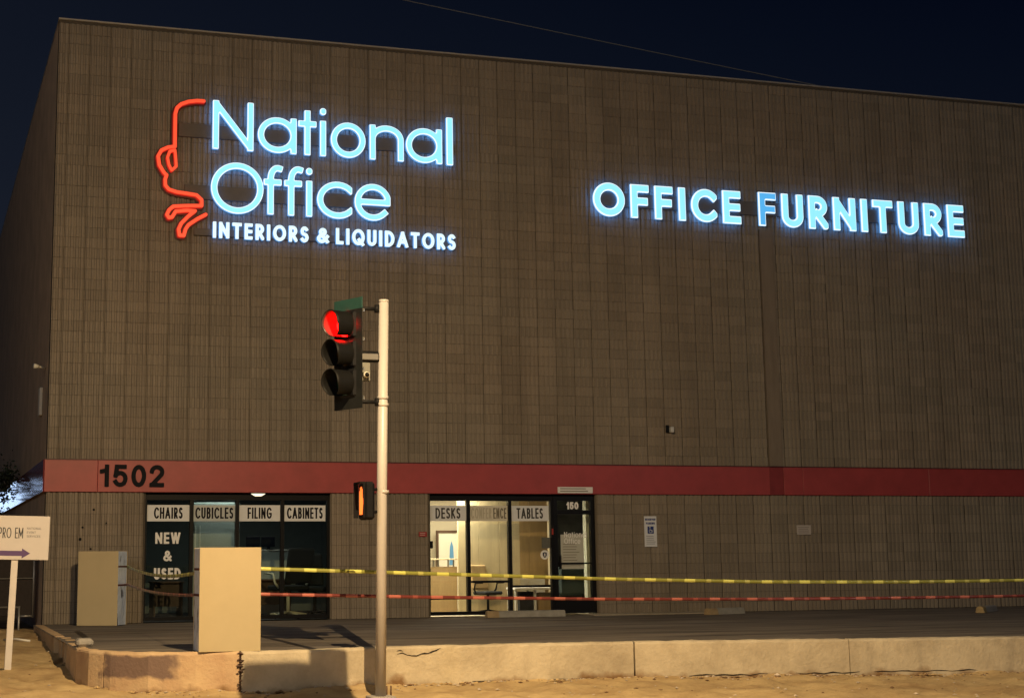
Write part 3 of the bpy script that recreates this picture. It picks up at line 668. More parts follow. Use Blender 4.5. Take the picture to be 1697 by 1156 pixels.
# left showroom
t = empty('partition', (2.92, .8, 0), 'grey fabric cubicle partition standing behind the second window bay', 'partition')
b = MB(); b.bbox(.0, .92, 0, .05, .06, 2.28, .01); b.build('panel', GREYF, t)
b = MB(); b.box(.025, .055, -.012, -.001, 1.0, 1.83); b.box(.12, .14, -.012, -.001, 1.2, 1.83); b.build('edge_trim', WHT, t)
for x in (.0, .87):
    b = MB(); b.box(x, x + .05, -.15, .2, 0, .06); b.build('foot', FRAME, t)
t = empty('partition', (4.22, 2.4, 0), 'low pale partition with a worktop behind the third window bay', 'partition')
b = MB(); b.bbox(0, 1.0, 0, .05, .05, 1.33, .01); b.build('panel', GREYF, t)
b = MB(); b.bbox(-.02, 1.02, -.03, .08, 1.331, 1.36, .004); b.build('cap_rail', WHT, t)
for x in (.0, .95):
    b = MB(); b.box(x, x + .05, -.15, .2, 0, .05); b.build('foot', FRAME, t)
desk((4.1, 1.6, 0), 1.0, .7, .76, DKBR, 'brown laminate desk inside the dark left shopfront, under the white armed chair')
desk((2.25, 1.5, 0), .62, .7, .74, DKBR, 'small brown desk inside behind the white lettering of the first bay')
for i, x in enumerate((4.30, 4.62)):
    t = empty('monitor', (x, 2.425, 1.36), 'black computer monitor standing on the partition top, ' + ('left of the pair' if i == 0 else 'right of the pair'), 'monitor', 'monitors on the partition')
    b = MB(); b.bbox(0, .29, -.02, .02, .06, .27, .006); b.build('screen', SIGB, t)
    b = MB(); b.box(.13, .19, -.005, .03, .012, .1); b.box(.08, .24, -.06, .06, 0, .012); b.build('stand', SIGB, t)
office_chair((4.84, .85, 0), R(200), 'office chair with pale armrests inside the left shopfront', None, arms=mat('pale_plastic', (.62, .55, .38), .5), s=1.25)
office_chair((5.5, 1.3, 0), R(150), 'dark office chair at the back of the left shopfront', None, s=1.15)
t = empty('ceiling_lamp', (4.06, .13, 2.43), 'glowing oval lamp under the soffit above the filing window', 'lamp')
b = MB(); n = 20
b.add([(.19 * math.cos(2 * math.pi * k / n) * (1 if j == 0 else .7), .08 * math.sin(2 * math.pi * k / n) * (1 if j == 0 else .7), -.004 - .05 * j) for j in (0, 1) for k in range(n)], [(k, (k + 1) % n, n + (k + 1) % n, n + k) for k in range(n)] + [tuple(range(n, 2 * n))])
b.build('diffuser', emis('lamp_diffuser', (1, .86, .62), 1.5), t)
# right showroom
t = empty('cupboard', (9.10, 4.38, 0), 'tall cream cupboard with narrow blue glass at the back of the lit showroom', 'cupboard')
b = MB(); b.bbox(.05, .95, -.05, 0, 0, 1.72, .006); b.build('door', CREAM, t)
b = MB(); b.box(0, .045, -.07, 0, 0, 1.78); b.box(.955, 1.0, -.07, 0, 0, 1.78); b.box(.046, .954, -.07, 0, 1.725, 1.78); b.build('frame', DKBR, t)
b = MB(); b.prism([(.30, 1.0), (.42, 1.0), (.40, 1.42), (.36, 1.54), (.32, 1.4)], -.058, -.051); b.build('narrow_glass', mat('glowing_blue_glass', (.10, .24, .36), .2, emit=(.10, .24, .36), estr=.5), t)  # emission gives the glass a faint glow of its own
t = empty('reception_desk', (7.75, 1.4, 0), 'two level wooden reception counter behind the desks window', 'counter')
b = MB(); b.bbox(0, .86, .05, .6, 0, .98, .008); b.build('front_panel', WOOD, t)
b = MB(); b.bbox(-.02, .98, 0, .35, 1.12, 1.15, .005); b.build('counter_top', PALEW, t)
for x in (.35, .45, .68, .8):
    b = MB(); b.box(x, x + .02, .12, .16, .981, 1.119); b.build('upstand', STEEL, t)
t = empty('wood_partition', (8.55, 1.2, 0), 'tall pale wood panel partition lit from above beside the counter', 'partition')
for k in range(3):
    b = MB(); b.bbox(k * .46, k * .46 + .456, 0, .05, 0, 2.55, .004); b.build('panel', PALEW, t)
t = empty('wood_partition', (10.03, 2.0, 0), 'tan wood panel wall behind the tables window', 'partition')
for k in range(2):
    b = MB(); b.bbox(k * .43, k * .43 + .426, 0, .05, 0, 2.6, .004); b.build('panel', WOOD, t)
t = empty('partition', (10.93, 1.6, 0), 'added dark panel standing in for the unlit room behind the glass entrance door', 'partition')
b = MB(); b.bbox(0, .66, 0, .05, .05, 2.7, .01); b.build('panel', mat('unlit_room_dark', (.05, .047, .04), .7, var=.3, scale=5), t)  # added panel, its dark colour stands in for the unlit room
b = MB(); b.box(0, .66, -.02, .07, 0, .049); b.build('foot', FRAME, t)
office_chair((9.05, .80, 0), R(18), 'tan backed office chair just inside the lit window', None, back=WOOD, s=.92)
t = empty('side_table', (9.50, .42, 0), 'white side table frame standing inside the tables window', 'table')
b = MB(); b.bbox(0, .87, 0, .5, .50, .545, .005); b.build('table_top', WHT, t)
for x in (.02, .44):
    for y in (.03, .44):
        b = MB(); b.box(x, x + .045, y, y + .045, 0, .499); b.build('leg', WHT, t)
b = MB(); b.bbox(9.66, 10.03, .58, .88, 0.0, .46, .01); tag(b.build('storage_box', CHAR), 'dark box stored under the white side table', 'box')
b = MB(); b.bbox(10.08, 10.45, .58, .9, 0.0, .44, .01); tag(b.build('wood_pedestal', WOOD), 'brown wooden pedestal beside the dark box under the side table', 'cabinet')
t = empty('wall_cabinet', (9.78, 1.3, .0), 'low pale cabinet with two doors behind the side table', 'cabinet')
b = MB(); b.bbox(0, .75, .02, .33, 0, .72, .005); b.build('body', WHT, t)
for k in range(2):
    b = MB(); b.box(.01 + .37 * k, .36 + .37 * k, 0, .018, .06, .70); b.build('door', WHT, t)
t = empty('sofa', (10.6, .9, 0), 'dark green sofa back seen through the glass door', 'sofa')
b = MB(); b.bbox(.08, .70, 0, .2, .36, .96, .06); b.build('backrest', mat('green_vinyl', (.07, .085, .075), .6), t)
b = MB(); b.bbox(.08, .70, .205, .66, .1, .44, .05); b.build('seat', mat('green_vinyl', (.07, .085, .075), .6), t)
t = empty('column', (11.17, .55, 0), 'cream lit column inside the entrance beside the door frame', 'column')
b = MB(); b.bbox(0, .17, 0, .16, .0, 2.7, .006); b.build('shaft', CREAM, t)
b = MB(); b.box(10.0, 10.22, SETB - .006, SETB - .002, 1.34, 1.56); tag(b.build('window_notice', mat('dark_poster', (.10, .10, .085), .6, var=.3, scale=30)), 'small dark square notice stuck on the tables window', 'notice')
t = empty('round_sticker', (10.06, SETB - .006, 1.21), 'round white sticker with dark shield on the tables window', 'sticker')
b = MB(); b.add([(.095 * math.cos(k * math.pi / 14), -.001, .095 * math.sin(k * math.pi / 14)) for k in range(28)], [tuple(range(28))]); b.build('disc', WHITE, t)
b = MB(); b.add([(x, -.004, z) for x, z in ((-.045, .045), (-.045, -.01), (-.02, -.05), (0, -.062), (.02, -.05), (.045, -.01), (.045, .045), (0, .055))], [tuple(range(8))]); b.add([(x, -.006, z) for x, z in ((-.012, .03), (-.012, -.03), (.012, -.03), (.012, .03))], [(0, 1, 2, 3)], 1); b.build('shield', [mat('navy_print', (.02, .02, .05), .6), WHITE], t)
b = MB(); b.box(10.42, 10.93, SETB - .0035, SETB - .0025, .92, 1.62)
for k in range(9): b.box(10.47, 10.47 + random.uniform(.25, .42), SETB - .0052, SETB - .0037, .98 + k * .055, .992 + k * .055, 1)
tag(b.build('paper_notice', [mat('paper', (.42, .42, .36), .8), GREYT]), 'pale paper notice taped inside the glass entrance door', 'notice')
b = MB(); b.box(10.2, 10.235, SETB - .075, SETB - .071, 1.62, 1.74); tag(b.build('red_sticker', mat('red_sticker', (.30, .03, .02), .6)), 'small red sticker on the frame left of the glass door', 'sticker')
for (nm, loc, size, en, col) in (('right_showroom_light', (8.0, 1.0, 2.70), (1.4, .5), 210, (1, .93, .77)), ('left_showroom_light', (3.6, .62, 2.70), (1.2, .2), 16, (.88, 1, .94)), ('rear_showroom_light', (9.4, 3.2, 2.70), (2.5, 1.0), 80, (1, .93, .78)), ('left_rear_light', (4.4, 2.3, 2.70), (1.2, .4), 14, (1, .95, .85))):
    l = bpy.data.lights.new(nm, 'AREA'); l.shape = 'RECTANGLE'; l.size, l.size_y = size; l.energy = en; l.color = col
    o = bpy.data.objects.new(nm, l); C.objects.link(o); o.location = loc

# ================================================================== lit wall signs
def channel_letter(ch, x0, x1, z0, h, t, parent, mats, yb=-.13, depth=.11, bevel=.020, res=52, name='letter', label=None):
    W = GL[ch][0]; k = (x1 - x0 - t) / (W * h) if W > 0 else 1
    me, wd = glyph(ch, h, t, k, depth, res, bevel)
    me2 = me.copy(); me2.materials.clear()
    for m in mats: me2.materials.append(m)
    for p in me2.polygons:
        p.material_index = 0 if p.normal.y < -.9 else (1 if p.normal.y < -.2 else (3 if p.normal.y > .9 and len(mats) > 3 else 2))
    o = bpy.data.objects.new(name, me2); C.objects.link(o); o.parent = parent; o.location = Vector((x0, yb, z0)) - Vector(parent.location)
    if label: o['label'] = label
    return o
LEDBACK = emis('lit_blue_back', (.05, .29, .92), 7.5)
LM = [LED, LEDRIM, LEDSIDE, LEDBACK]
sg = empty('illuminated_sign', (3.0, 0, 7.4), 'glowing cyan channel letter sign reading National Office INTERIORS & LIQUIDATORS', 'sign')
# caps are .98 m, lower case from the same font
for ch, a, c in (('N', 3.02, 3.85), ('a', 3.934, 4.733), ('t', 4.765, 5.16), ('o', 5.44, 6.175), ('n', 6.259, 6.99), ('a', 7.036, 7.823)):
    channel_letter(ch, a, c, 9.195, 1.0, .130, sg, LM)
channel_letter('i', 5.215, 5.36, 9.195, 1.0, .130, sg, LM); channel_letter('l', 7.915, 8.06, 9.185, 1.02, .145, sg, LM)
for ch, a, c, z, h in (('O', 3.0, 4.06, 7.905, 1.04), ('f', 4.06, 4.46, 7.93, 1.02), ('f', 4.48, 4.88, 7.93, 1.02), ('c', 5.156, 5.89, 7.92, 1.04), ('e', 5.937, 6.70, 7.92, 1.04)):
    channel_letter(ch, a, c, z, h, .130, sg, LM)
channel_letter('i', 4.93, 5.075, 7.93, 1.0, .130, sg, LM)
def word(s, xa, xb, z, h, t, parent, mats, gap=.26, depth=.09, yb=-.12, special=None, bevel=.010, res=36, names='letter'):
    lo, hi = .1, 3
    tot = lambda k: sum(GL[c][0] * k * h + t for c in s) + gap * h * (len(s) - 1) * k
    for _ in range(40):
        k = (lo + hi) / 2
        if tot(k) > xb - xa: hi = k
        else: lo = k
    x = xa
    for i, c in enumerate(s):
        wd = GL[c][0] * k * h + t
        m, lb = (special[i] if special and i in special else (mats, None))
        channel_letter(c, x, x + wd, z, h, t, parent, m, yb, depth, bevel, res, label=lb); x += wd + gap * h * k
LW = [emis('lit_pale_face', (.66, .92, 1.0), 1.02), LEDRIM, LEDSIDE, LEDBACK]
word('INTERIORS', 3.056, 4.99, 7.405, .325, .066, sg, LW)
channel_letter('&', 5.157, 5.41, 7.405, .31, .07, sg, LW, depth=.10, bevel=.007, res=36)
word('LIQUIDATORS', 5.557, 8.10, 7.405, .33, .066, sg, LW)
RACE = mat('raceway_paint', (.11, .092, .075), .7, var=.1)
for (a, c, z0, z1) in ((2.36, 8.1, 9.44, 9.71), (2.5, 6.7, 8.19, 8.47), (2.7, 8.1, 7.46, 7.60)):
    b = MB(); b.bbox(a, c, -.098, -.032, z0, z1, .006); o = b.build('raceway', RACE, sg); o.location = -Vector(sg.location)
sg2 = empty('illuminated_sign', (11.2, 0, 8.3), 'glowing cyan channel letter sign reading OFFICE FURNITURE, on the right', 'sign')
word('OFFICE', 11.197, 14.72, 8.31, .74, .175, sg2, LM, gap=.2, yb=-.13, bevel=.026, res=44)
word('FURNITURE', 15.15, 20.45, 8.305, .76, .175, sg2, LM, gap=.2, yb=-.13, bevel=.026, res=44, special={0: ([LEDDIM, LEDRIM, LEDSIDE, LEDSIDE], 'dimmer blue letter F')})
b = MB(); b.bbox(11.3, 20.4, -.098, -.032, 8.56, 8.86, .006); o = b.build('raceway', RACE, sg2); o.location = -Vector(sg2.location)
fc = empty('neon_face_outline', (2.3, 0, 7.4), 'glowing orange red outline of a face in profile, left of the cyan letters', 'sign')
PROF = [(2.841, 10.159), (2.709, 10.157), (2.535, 10.125), (2.39, 10.063), (2.31, 9.982), (2.278, 9.86), (2.277, 9.562), (2.28, 9.191), (2.145, 9.167), (2.017, 9.099), (1.953, 8.977), (1.979, 8.802), (2.067, 8.661), (2.126, 8.6), (2.098, 8.516), (2.106, 8.399), (2.173, 8.321), (2.332, 8.277), (2.533, 8.26), (2.721, 8.239), (2.824, 8.148), (2.826, 8.031), (2.537, 8.014), (2.265, 7.986), (2.186, 7.911), (2.144, 7.816), (2.183, 7.754), (2.248, 7.769), (2.315, 7.89), (2.538, 7.92), (2.697, 7.92), (2.569, 7.81), (2.428, 7.656), (2.378, 7.537), (2.397, 7.416), (2.483, 7.414), (2.515, 7.544), (2.571, 7.635), (2.743, 7.762), (2.909, 7.859)]
EYE = [(2.281, 9.118), (2.181, 9.087), (2.137, 8.96), (2.168, 8.814), (2.224, 8.706), (2.312, 8.794), (2.298, 8.971), (2.281, 9.118)]
for nm, line, t in (('profile_tube', PROF, .074), ('eye_tube', EYE, .060)):
    me = fill(sdf_loops([line], t, .018, None, None, True), .12, .010)
    me.materials.append(NEON); me.materials.append(NEON); me.materials.append(NEONSIDE)
    for p in me.polygons: p.material_index = 0 if p.normal.y < -.9 else (1 if p.normal.y < -.2 else 2)
    o = bpy.data.objects.new(nm, me); C.objects.link(o); o.parent = fc; o.location = Vector((0, -.10, 0)) - Vector(fc.location)
    if nm == 'profile_tube':
        bk = fill(sdf_loops([line], t + .06, .02, None, None, True), .02, 0); bk.materials.append(mat('dark_red_back', (.10, .008, .008), .5))
        o2 = bpy.data.objects.new('backing', bk); C.objects.link(o2); o2.parent = fc; o2.location = Vector((0, -.078, 0)) - Vector(fc.location)
for (x, z) in ((2.27, 9.75), (2.0, 8.9), (2.13, 8.45), (2.4, 7.55)):
    b = MB(); b.tube([(x, -.08, z), (x, .0, z)], .02, 6); o = b.build('bracket', STEEL, fc); o.location = -Vector(fc.location)
# house number
hn = empty('house_number', (.97, -.063, 2.53), 'black house number 1502 on the red band', 'house number')
for ch, a, c in (('1', .98, 1.155), ('5', 1.225, 1.505), ('0', 1.575, 1.855), ('2', 1.92, 2.20)):
    W = GL[ch][0]; t = .082; me, wd = glyph(ch, .42, t, (c - a - t) / (W * .42), .018, 40)
    me = me.copy(); me.materials.clear(); me.materials.append(BLACK); o = bpy.data.objects.new('digit', me); C.objects.link(o); o.parent = hn; o.location = Vector((a, -.0635, 2.535)) - hn.location
# small plates on the wall
def lines(b, x0, x1, z0, z1, n, y, mi=1, hgt=.4):
    for k in range(n):
        z = z0 + (z1 - z0) * (k + .5) / n; h = (z1 - z0) / n * hgt; b.box(x0 + random.uniform(0, .04) * (x1 - x0), x1 - random.uniform(0, .2) * (x1 - x0), y - .002, y, z - h / 2, z + h / 2, mi)
NAVY = mat('sign_blue', (.01, .03, .17), .5)
b = MB(); b.box(12.235, 12.515, -.045, -.035, 1.36, 1.99); text(b, 'RESERVED', 12.375, 1.90, -.0455, .045, .011, width=.235, depth=.002, mi=1, align='c', res=16); text(b, 'PARKING', 12.375, 1.82, -.0455, .045, .011, width=.2, depth=.002, mi=1, align='c', res=16)
b.box(12.305, 12.445, -.0475, -.0455, 1.63, 1.78, 1)
q = sdf_loops([arc(12.375, 1.685, .036, .036, 150, 400, 16), [(12.36, 1.745), (12.363, 1.70), (12.395, 1.70), (12.41, 1.66)]], .010, .004, None, None, True, dots=((12.36, 1.765, .012),))
b.raw(fill(q, .002), (0, -.048, 0), 0); lines(b, 12.27, 12.48, 1.40, 1.60, 5, -.0455, 2)
tag(b.build('disabled_parking_sign', [mat('sign_white', (.60, .62, .66), .5), NAVY, mat('grey_print', (.30, .32, .36), .6)]), 'white upright parking sign with blue wheelchair symbol on the wall', 'sign')
b = MB(); b.box(15.83, 16.17, -.045, -.035, 1.60, 1.80); lines(b, 15.86, 16.14, 1.62, 1.78, 4, -.0455)
tag(b.build('wall_plaque', [mat('plaque_face', (.42, .38, .35), .6), mat('plaque_print', (.25, .22, .2), .6)]), 'small pale plaque alone on the dark right wall', 'sign')
b = MB(); b.box(10.29, 11.07, -.085, -.075, 2.46, 2.585); lines(b, 10.33, 11.03, 2.475, 2.575, 2, -.0855, 1, .35)
tag(b.build('door_plate', [mat('plate_white', (.66, .66, .66), .5), GREYT]), 'long narrow white plate on the red band above the glass door', 'sign')
b = MB(); b.box(7.30, 7.47, -.043, -.035, 1.585, 1.68); lines(b, 7.32, 7.45, 1.60, 1.67, 2, -.0435)
tag(b.build('warning_plate', [mat('plate_red', (.26, .02, .02), .5), mat('plate_pale', (.45, .3, .28), .5)]), 'small red warning plate on the wall left of the lit window', 'sign')
t = empty('intercom', (7.545, SETB - .075, 1.35), 'small black intercom box on the left frame of the lit window', 'intercom')
b = MB(); b.bbox(0, .075, -.04, 0, 0, .15, .01); b.build('case', SIGB, t)
t = empty('wall_floodlight', (12.87, -.03, 3.80), 'small unlit light fitting on the wall above the red band', 'light fitting')
b = MB(); b.bbox(-.07, .0, -.05, .0, -.06, .10, .01); b.build('back_box', SIGB, t)
b = MB(); b.bbox(.002, .085, -.12, -.02, -.06, .06, .015); b.build('lamp_head', mat('fitting_grey', (.5, .5, .48), .4), t)
t = empty('corner_light', (0, .9, 4.86), 'white light fitting sticking out at the left corner of the building', 'light fitting')
b = MB(); b.tube([(0, 0, 0), (-.10, -.05, .02), (-.16, -.1, .02)], .022, 8); b.build('arm', WHT, t)
b = MB(); b.tube([(-.14, -.1, .02), (-.24, -.15, .03)], [.035, .05], 8); b.build('lamp_head', WHT, t)
t = empty('side_sign', (-.035, 1.45, 4.0), 'thin white sign seen edge on along the side wall', 'sign')
b = MB(); b.bbox(-.03, .03, 0, .35, 0, .55, .008); b.build('board', WHT, t)
for (x, z, r) in ((.89, 2.11, .022), (.69, 1.78, .02), (.65, 1.56, .028), (.85, 1.38, .02), (1.13, 1.86, .014)):
    b = MB(); b.tube([(x, -.036, z), (x, -.01, z)], r, 8); b.build('bolt_hole_dark', SIGB, bld)  # black discs stand in for the dark inside bolt holes

# ================================================================== wheel stops
def wheel_stop(a, c, label):
    a, c = Vector(a), Vector(c); L = (c - a).length; t = empty('wheel_stop', (a.x, a.y, 0), label, 'wheel stop', 'concrete wheel stops along the wall', math.atan2(c.y - a.y, c.x - a.x))
    b = MB(); pr = [(-.09, 0), (-.065, .10), (-.03, .125), (.03, .125), (.065, .10), (.09, 0)]
    for k, (x0, x1, mi) in enumerate(((0, .24, 1), (.24, L - .22, 0), (L - .22, L, 0))):
        n = len(pr); b.add([(x0, y, z) for y, z in pr] + [(x1, y, z) for y, z in pr], [(i, i + 1, i + 1 + n, i + n) for i in range(n - 1)] + [tuple(range(n)), tuple(range(2 * n - 1, n - 1, -1))], mi)
    b.build('bar', [CONC, mat('worn_yellow_paint', (.36, .26, .12), .8, var=.25, scale=12)] if label.startswith('wheel') else [mat('pale_stop', (.26, .25, .22), .9, var=.2), mat('stop_end', (.30, .22, .12), .9, var=.2)], t)
    return t
wheel_stop((8.50, -.62), (10.12, -.68), 'long grey concrete wheel stop in front of the lit window')
wheel_stop((12.93, -1.35), (13.88, -1.05), 'short wheel stop with ochre end below the parking sign, near the wall')
wheel_stop((18.13, -3.0), (19.05, -2.2), 'wheel stop broken in two at the far right end of the wall')

# ================================================================== tan wrapped boxes
def wrap_material():
    m = bpy.data.materials.new('shiny_wrapping_film'); nt, b = nodes(m); L = nt.links
    g = nt.nodes.new('ShaderNodeNewGeometry'); mp = nt.nodes.new('ShaderNodeMapping'); mp.inputs['Scale'].default_value = (5, 5, 2.2); L.new(g.outputs['Position'], mp.inputs['Vector'])
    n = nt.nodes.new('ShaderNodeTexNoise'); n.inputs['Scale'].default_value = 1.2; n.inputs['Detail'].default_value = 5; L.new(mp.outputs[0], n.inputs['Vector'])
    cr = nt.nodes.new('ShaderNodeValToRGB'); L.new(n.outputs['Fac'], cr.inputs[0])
    e = cr.color_ramp.elements; e[0].position = .33; e[0].color = (.12, .13, .17, 1); e[1].position = .40; e[1].color = (.62, .74, .98, 1); x = e.new(.7); x.color = (.72, .82, 1.0, 1)  # bluish tones put the cool reflection into the film's colour
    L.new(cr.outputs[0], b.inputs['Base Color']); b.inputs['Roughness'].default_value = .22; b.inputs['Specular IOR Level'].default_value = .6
    n2 = nt.nodes.new('ShaderNodeTexNoise'); n2.inputs['Scale'].default_value = 9; L.new(g.outputs['Position'], n2.inputs['Vector'])
    bp = nt.nodes.new('ShaderNodeBump'); bp.inputs['Strength'].default_value = .5; bp.inputs['Distance'].default_value = .03; L.new(n2.outputs['Fac'], bp.inputs['Height']); L.new(bp.outputs[0], b.inputs['Normal'])
    return m
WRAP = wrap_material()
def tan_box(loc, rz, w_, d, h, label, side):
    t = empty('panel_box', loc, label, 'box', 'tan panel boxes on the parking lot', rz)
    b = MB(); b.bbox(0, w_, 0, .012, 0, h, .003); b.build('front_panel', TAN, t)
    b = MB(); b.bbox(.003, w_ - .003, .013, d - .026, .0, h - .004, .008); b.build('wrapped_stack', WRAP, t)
    b = MB(); b.bbox(0, w_, d - .025, d, 0, h, .006); b.build('rear_panel', TAN, t)
    for z in (h * .78, h * .53):
        b = MB(); b.box(-.002, .0025, .02, d - .03, z, z + .03); b.box(w_ - .0025, w_ + .002, .02, d - .03, z, z + .03); b.build('strap', mat('strap_brown', (.10, .03, .03), .6), t)
    return t
tan_box((1.225, -9.88, 0.001), R(-1), .805, .50, 1.325, 'tan panel box standing on the kerb edge, nearer and brighter', 'l')
tan_box((.56, -.72, 0.001), R(-27), .765, .50, 1.33, 'tan panel box standing back against the wall near the corner', 'r')

# ================================================================== barricade tape
def tape(pts, wd, m, name, label, sag=0, parent=None):
    P = []
    for (a, c) in zip(pts, pts[1:]):
        a, c = Vector(a), Vector(c); k = max(2, int((c - a).length / .06))
        P += [a.lerp(c, i / k) + Vector((0, 0, -4 * sag * (i / k) * (1 - i / k))) for i in range(k)]
    P.append(Vector(pts[-1])); vs = []; uv = []; s = 0
    for i, p in enumerate(P):
        if i: s += (P[i] - P[i - 1]).length
        tw = .16 * math.sin(s * .9) + .1 * math.sin(s * 2.3 + 1)
        h = Vector((0, math.sin(tw), math.cos(tw))) * wd / 2
        vs += [p - h, p + h]; uv += [(s, 0), (s, 1)]
    b = MB(); b.add(vs, [(2 * i, 2 * i + 2, 2 * i + 3, 2 * i + 1) for i in range(len(P) - 1)], 0, True); o = b.build(name, m)
    l = o.data.uv_layers.new(name='UVMap')
    for lp in o.data.loops: l.data[lp.index].uv = uv[lp.vertex_index]
    o.modifiers.new('thickness', 'SOLIDIFY').thickness = .0012
    return tag(o, label, 'tape', None)
def tape_material(name, c0, c1, c2, period):
    m = bpy.data.materials.new(name); nt, b = nodes(m); L = nt.links
    uv = nt.nodes.new('ShaderNodeUVMap'); sp = nt.nodes.new('ShaderNodeSeparateXYZ'); L.new(uv.outputs[0], sp.inputs[0])
    q = nt.nodes.new('ShaderNodeMath'); q.operation = 'DIVIDE'; q.inputs[1].default_value = period; L.new(sp.outputs['X'], q.inputs[0])
    f = nt.nodes.new('ShaderNodeMath'); f.operation = 'FRACT'; L.new(q.outputs[0], f.inputs[0])
    cr = nt.nodes.new('ShaderNodeValToRGB'); cr.color_ramp.interpolation = 'CONSTANT'; L.new(f.outputs[0], cr.inputs[0])
    e = cr.color_ramp.elements; e[0].position = 0; e[0].color = (*c0, 1); e[1].position = .27; e[1].color = (*c1, 1)
    x = e.new(.56); x.color = (*c2, 1); x = e.new(.68); x.color = (*c1, 1)
    L.new(cr.outputs[0], b.inputs['Base Color']); b.inputs['Roughness'].default_value = .3
    return m
YT = tape_material('yellow_tape', (.60, .60, .15), (.24, .24, .05), (.44, .43, .13), .62); RT = tape_material('red_tape', (.42, .13, .10), (.14, .028, .024), (.26, .07, .055), .60)
tape([(2.03, -9.72, 1.05), (4.3, -9.72, .965), (6.98, -9.72, .862), (9.35, -9.72, .795), (11.88, -9.72, .763), (13.99, -9.72, .765), (16.4, -9.72, .80)], .048, YT, 'barrier_tape', 'long yellow barrier tape stretched right from the nearer tan box')
tape([(2.03, -9.70, .72), (4.3, -9.70, .65), (6.97, -9.70, .582), (9.34, -9.70, .548), (11.87, -9.70, .53), (13.97, -9.70, .53), (16.4, -9.70, .55)], .043, RT, 'barrier_tape', 'long red barrier tape stretched right, below the yellow one')
tape([(1.46, -.62, 1.06), (1.24, -9.5, 1.0)], .048, YT, 'barrier_tape', 'short yellow barrier tape sagging between the two tan boxes', .10)
tape([(1.46, -.62, .73), (1.24, -9.5, .715)], .043, RT, 'barrier_tape', 'short red barrier tape sagging between the two tan boxes', .06)
t = tape([(2.06, -9.62, .71), (2.08, -9.60, .45), (2.05, -9.58, .25), (2.09, -9.6, .12)], .05, RT, 'tape_tail', 'loose end of red tape hanging beside the nearer tan box'); t.rotation_euler.z = 0
# stake that holds the far end of the tapes
b = MB(); b.tube([(16.4, -9.7, -.3), (16.4, -9.7, 1.0)], .02, 8); tag(b.build('tape_stake', STEEL), 'steel stake holding the far right end of the tapes', 'stake')

# ================================================================== traffic signal
sig = empty('traffic_signal', (3.28, -11.2, -.52), 'beige traffic signal pole with red light and orange hand signal', 'traffic signal')
def rel(o, p=None): o.location = -Vector(sig.location); return o
def sp_(b, name, m, parent=sig):
    o = b.build(name, m, parent)
    if parent is sig: o.location = -Vector(sig.location)
    return o
b = MB(); b.tube([(3.272, -11.2, -.62), (3.30, -11.2, 2.0), (3.338, -11.2, 4.43)], [.066, .065, .063], 24); b.tube([(3.338, -11.2, 4.425), (3.338, -11.2, 4.455)], [.069, .062], 24); sp_(b, 'pole', POLE)
b = MB(); b.bbox(3.12, 3.43, -11.36, -11.05, -.58, -.505, .01); sp_(b, 'base_plate', CONC)
for x in (3.40, 3.455): 
    b = MB(); b.tube([(x, -11.03, -.58), (x, -11.03, -.40)], .011, 6); sp_(b, 'anchor_bolt', DKBR)
N_ = Vector((-.92, -.39, 0)).normalized(); T_ = Vector((-N_.y, N_.x, 0)); T_ = Vector((.39, -.92, 0)).normalized()
def frame_at(c): # local x = T, y = N (facing), z up
    Mx = Matrix((T_, N_, Vector((0, 0, 1)))).transposed().to_4x4(); Mx.translation = Vector(c); return Mx
HC = (2.835, -11.2, 3.735)
head = bpy.data.objects.new('signal_head', None); C.objects.link(head); head.parent = sig; head.location = -Vector(sig.location)
X = frame_at(HC)
# back plate
b = MB(); b.X = X; b.box(-.285, .285, -.04, -.03, -.70, .565); b.build('backplate', mat('backplate_grey', (.014, .015, .015), .6, var=.2, spec=.1), head)
b = MB(); b.X = X; b.box(-.285, .285, -.045, -.028, .566, .71); b.build('backplate_top', TEAL, head)
for k, zc in enumerate((.375, 0, -.375)):
    b = MB(); b.X = X; b.bbox(-.17, .17, -.13, 0, zc - .18, zc + .18, .03); b.build('housing', SIGB, head)
    b = MB(); b.X = X; n = 28; r = .152
    b.add([(r * math.cos(2 * math.pi * i / n), .012 + (.06 if j else 0), zc + r * math.sin(2 * math.pi * i / n)) for j, r in ((0, .152), (1, .10)) for i in range(n)], [(i, (i + 1) % n, n + (i + 1) % n, n + i) for i in range(n)] + [tuple(range(n, 2 * n))], 0, True)
    lens = [emis('red_lens', (1, .0013, .0009), 55), mat('dark_amber_lens', (.06, .03, .005), .15), mat('dark_green_lens', (.006, .04, .025), .15)][k]
    b.build('lens', lens, head)
    # tunnel visor, open at the bottom
    b = MB(); b.X = X; vs = []; a0, a1 = (-62, 242); m_ = 30; nl = 6
    for th, rr in ((0, .168), (1, .160)):
        for i in range(m_ + 1):
            a = R(a0 + (a1 - a0) * i / m_)
            for j in range(nl + 1):
                ln = (.27 - .07 * max(0, -math.sin(a)))
                vs.append((rr * math.cos(a) * (1 + .03 * j / nl), .002 + ln * j / nl, zc + rr * math.sin(a) * (1 + .03 * j / nl)))
    q = nl + 1; o2 = (m_ + 1) * q; fs = []; fi = []
    for i in range(m_):
        for j in range(nl):
            a = i * q + j; fs.append((a, a + q, a + q + 1, a + 1)); fi.append((a + o2, a + 1 + o2, a + q + 1 + o2, a + q + o2))
        a = i * q + nl; fs.append((a, a + q, a + q + o2, a + o2))
    b.add(vs, fs, 0, True); b.f += [tuple(i + len(b.v) - len(vs) for i in f) for f in fi] if k == 0 else [tuple(i + len(b.v) - len(vs) for i in f) for f in fi]; b.m += [1 if k == 0 else 0] * len(fi); b.sm += [True] * len(fi); b.build('visor', [mat('visor_black', (.006, .006, .006), .55, spec=.12), mat('visor_inside', (.035, .03, .03), .4, spec=.3)], head)
b = MB(); b.X = X
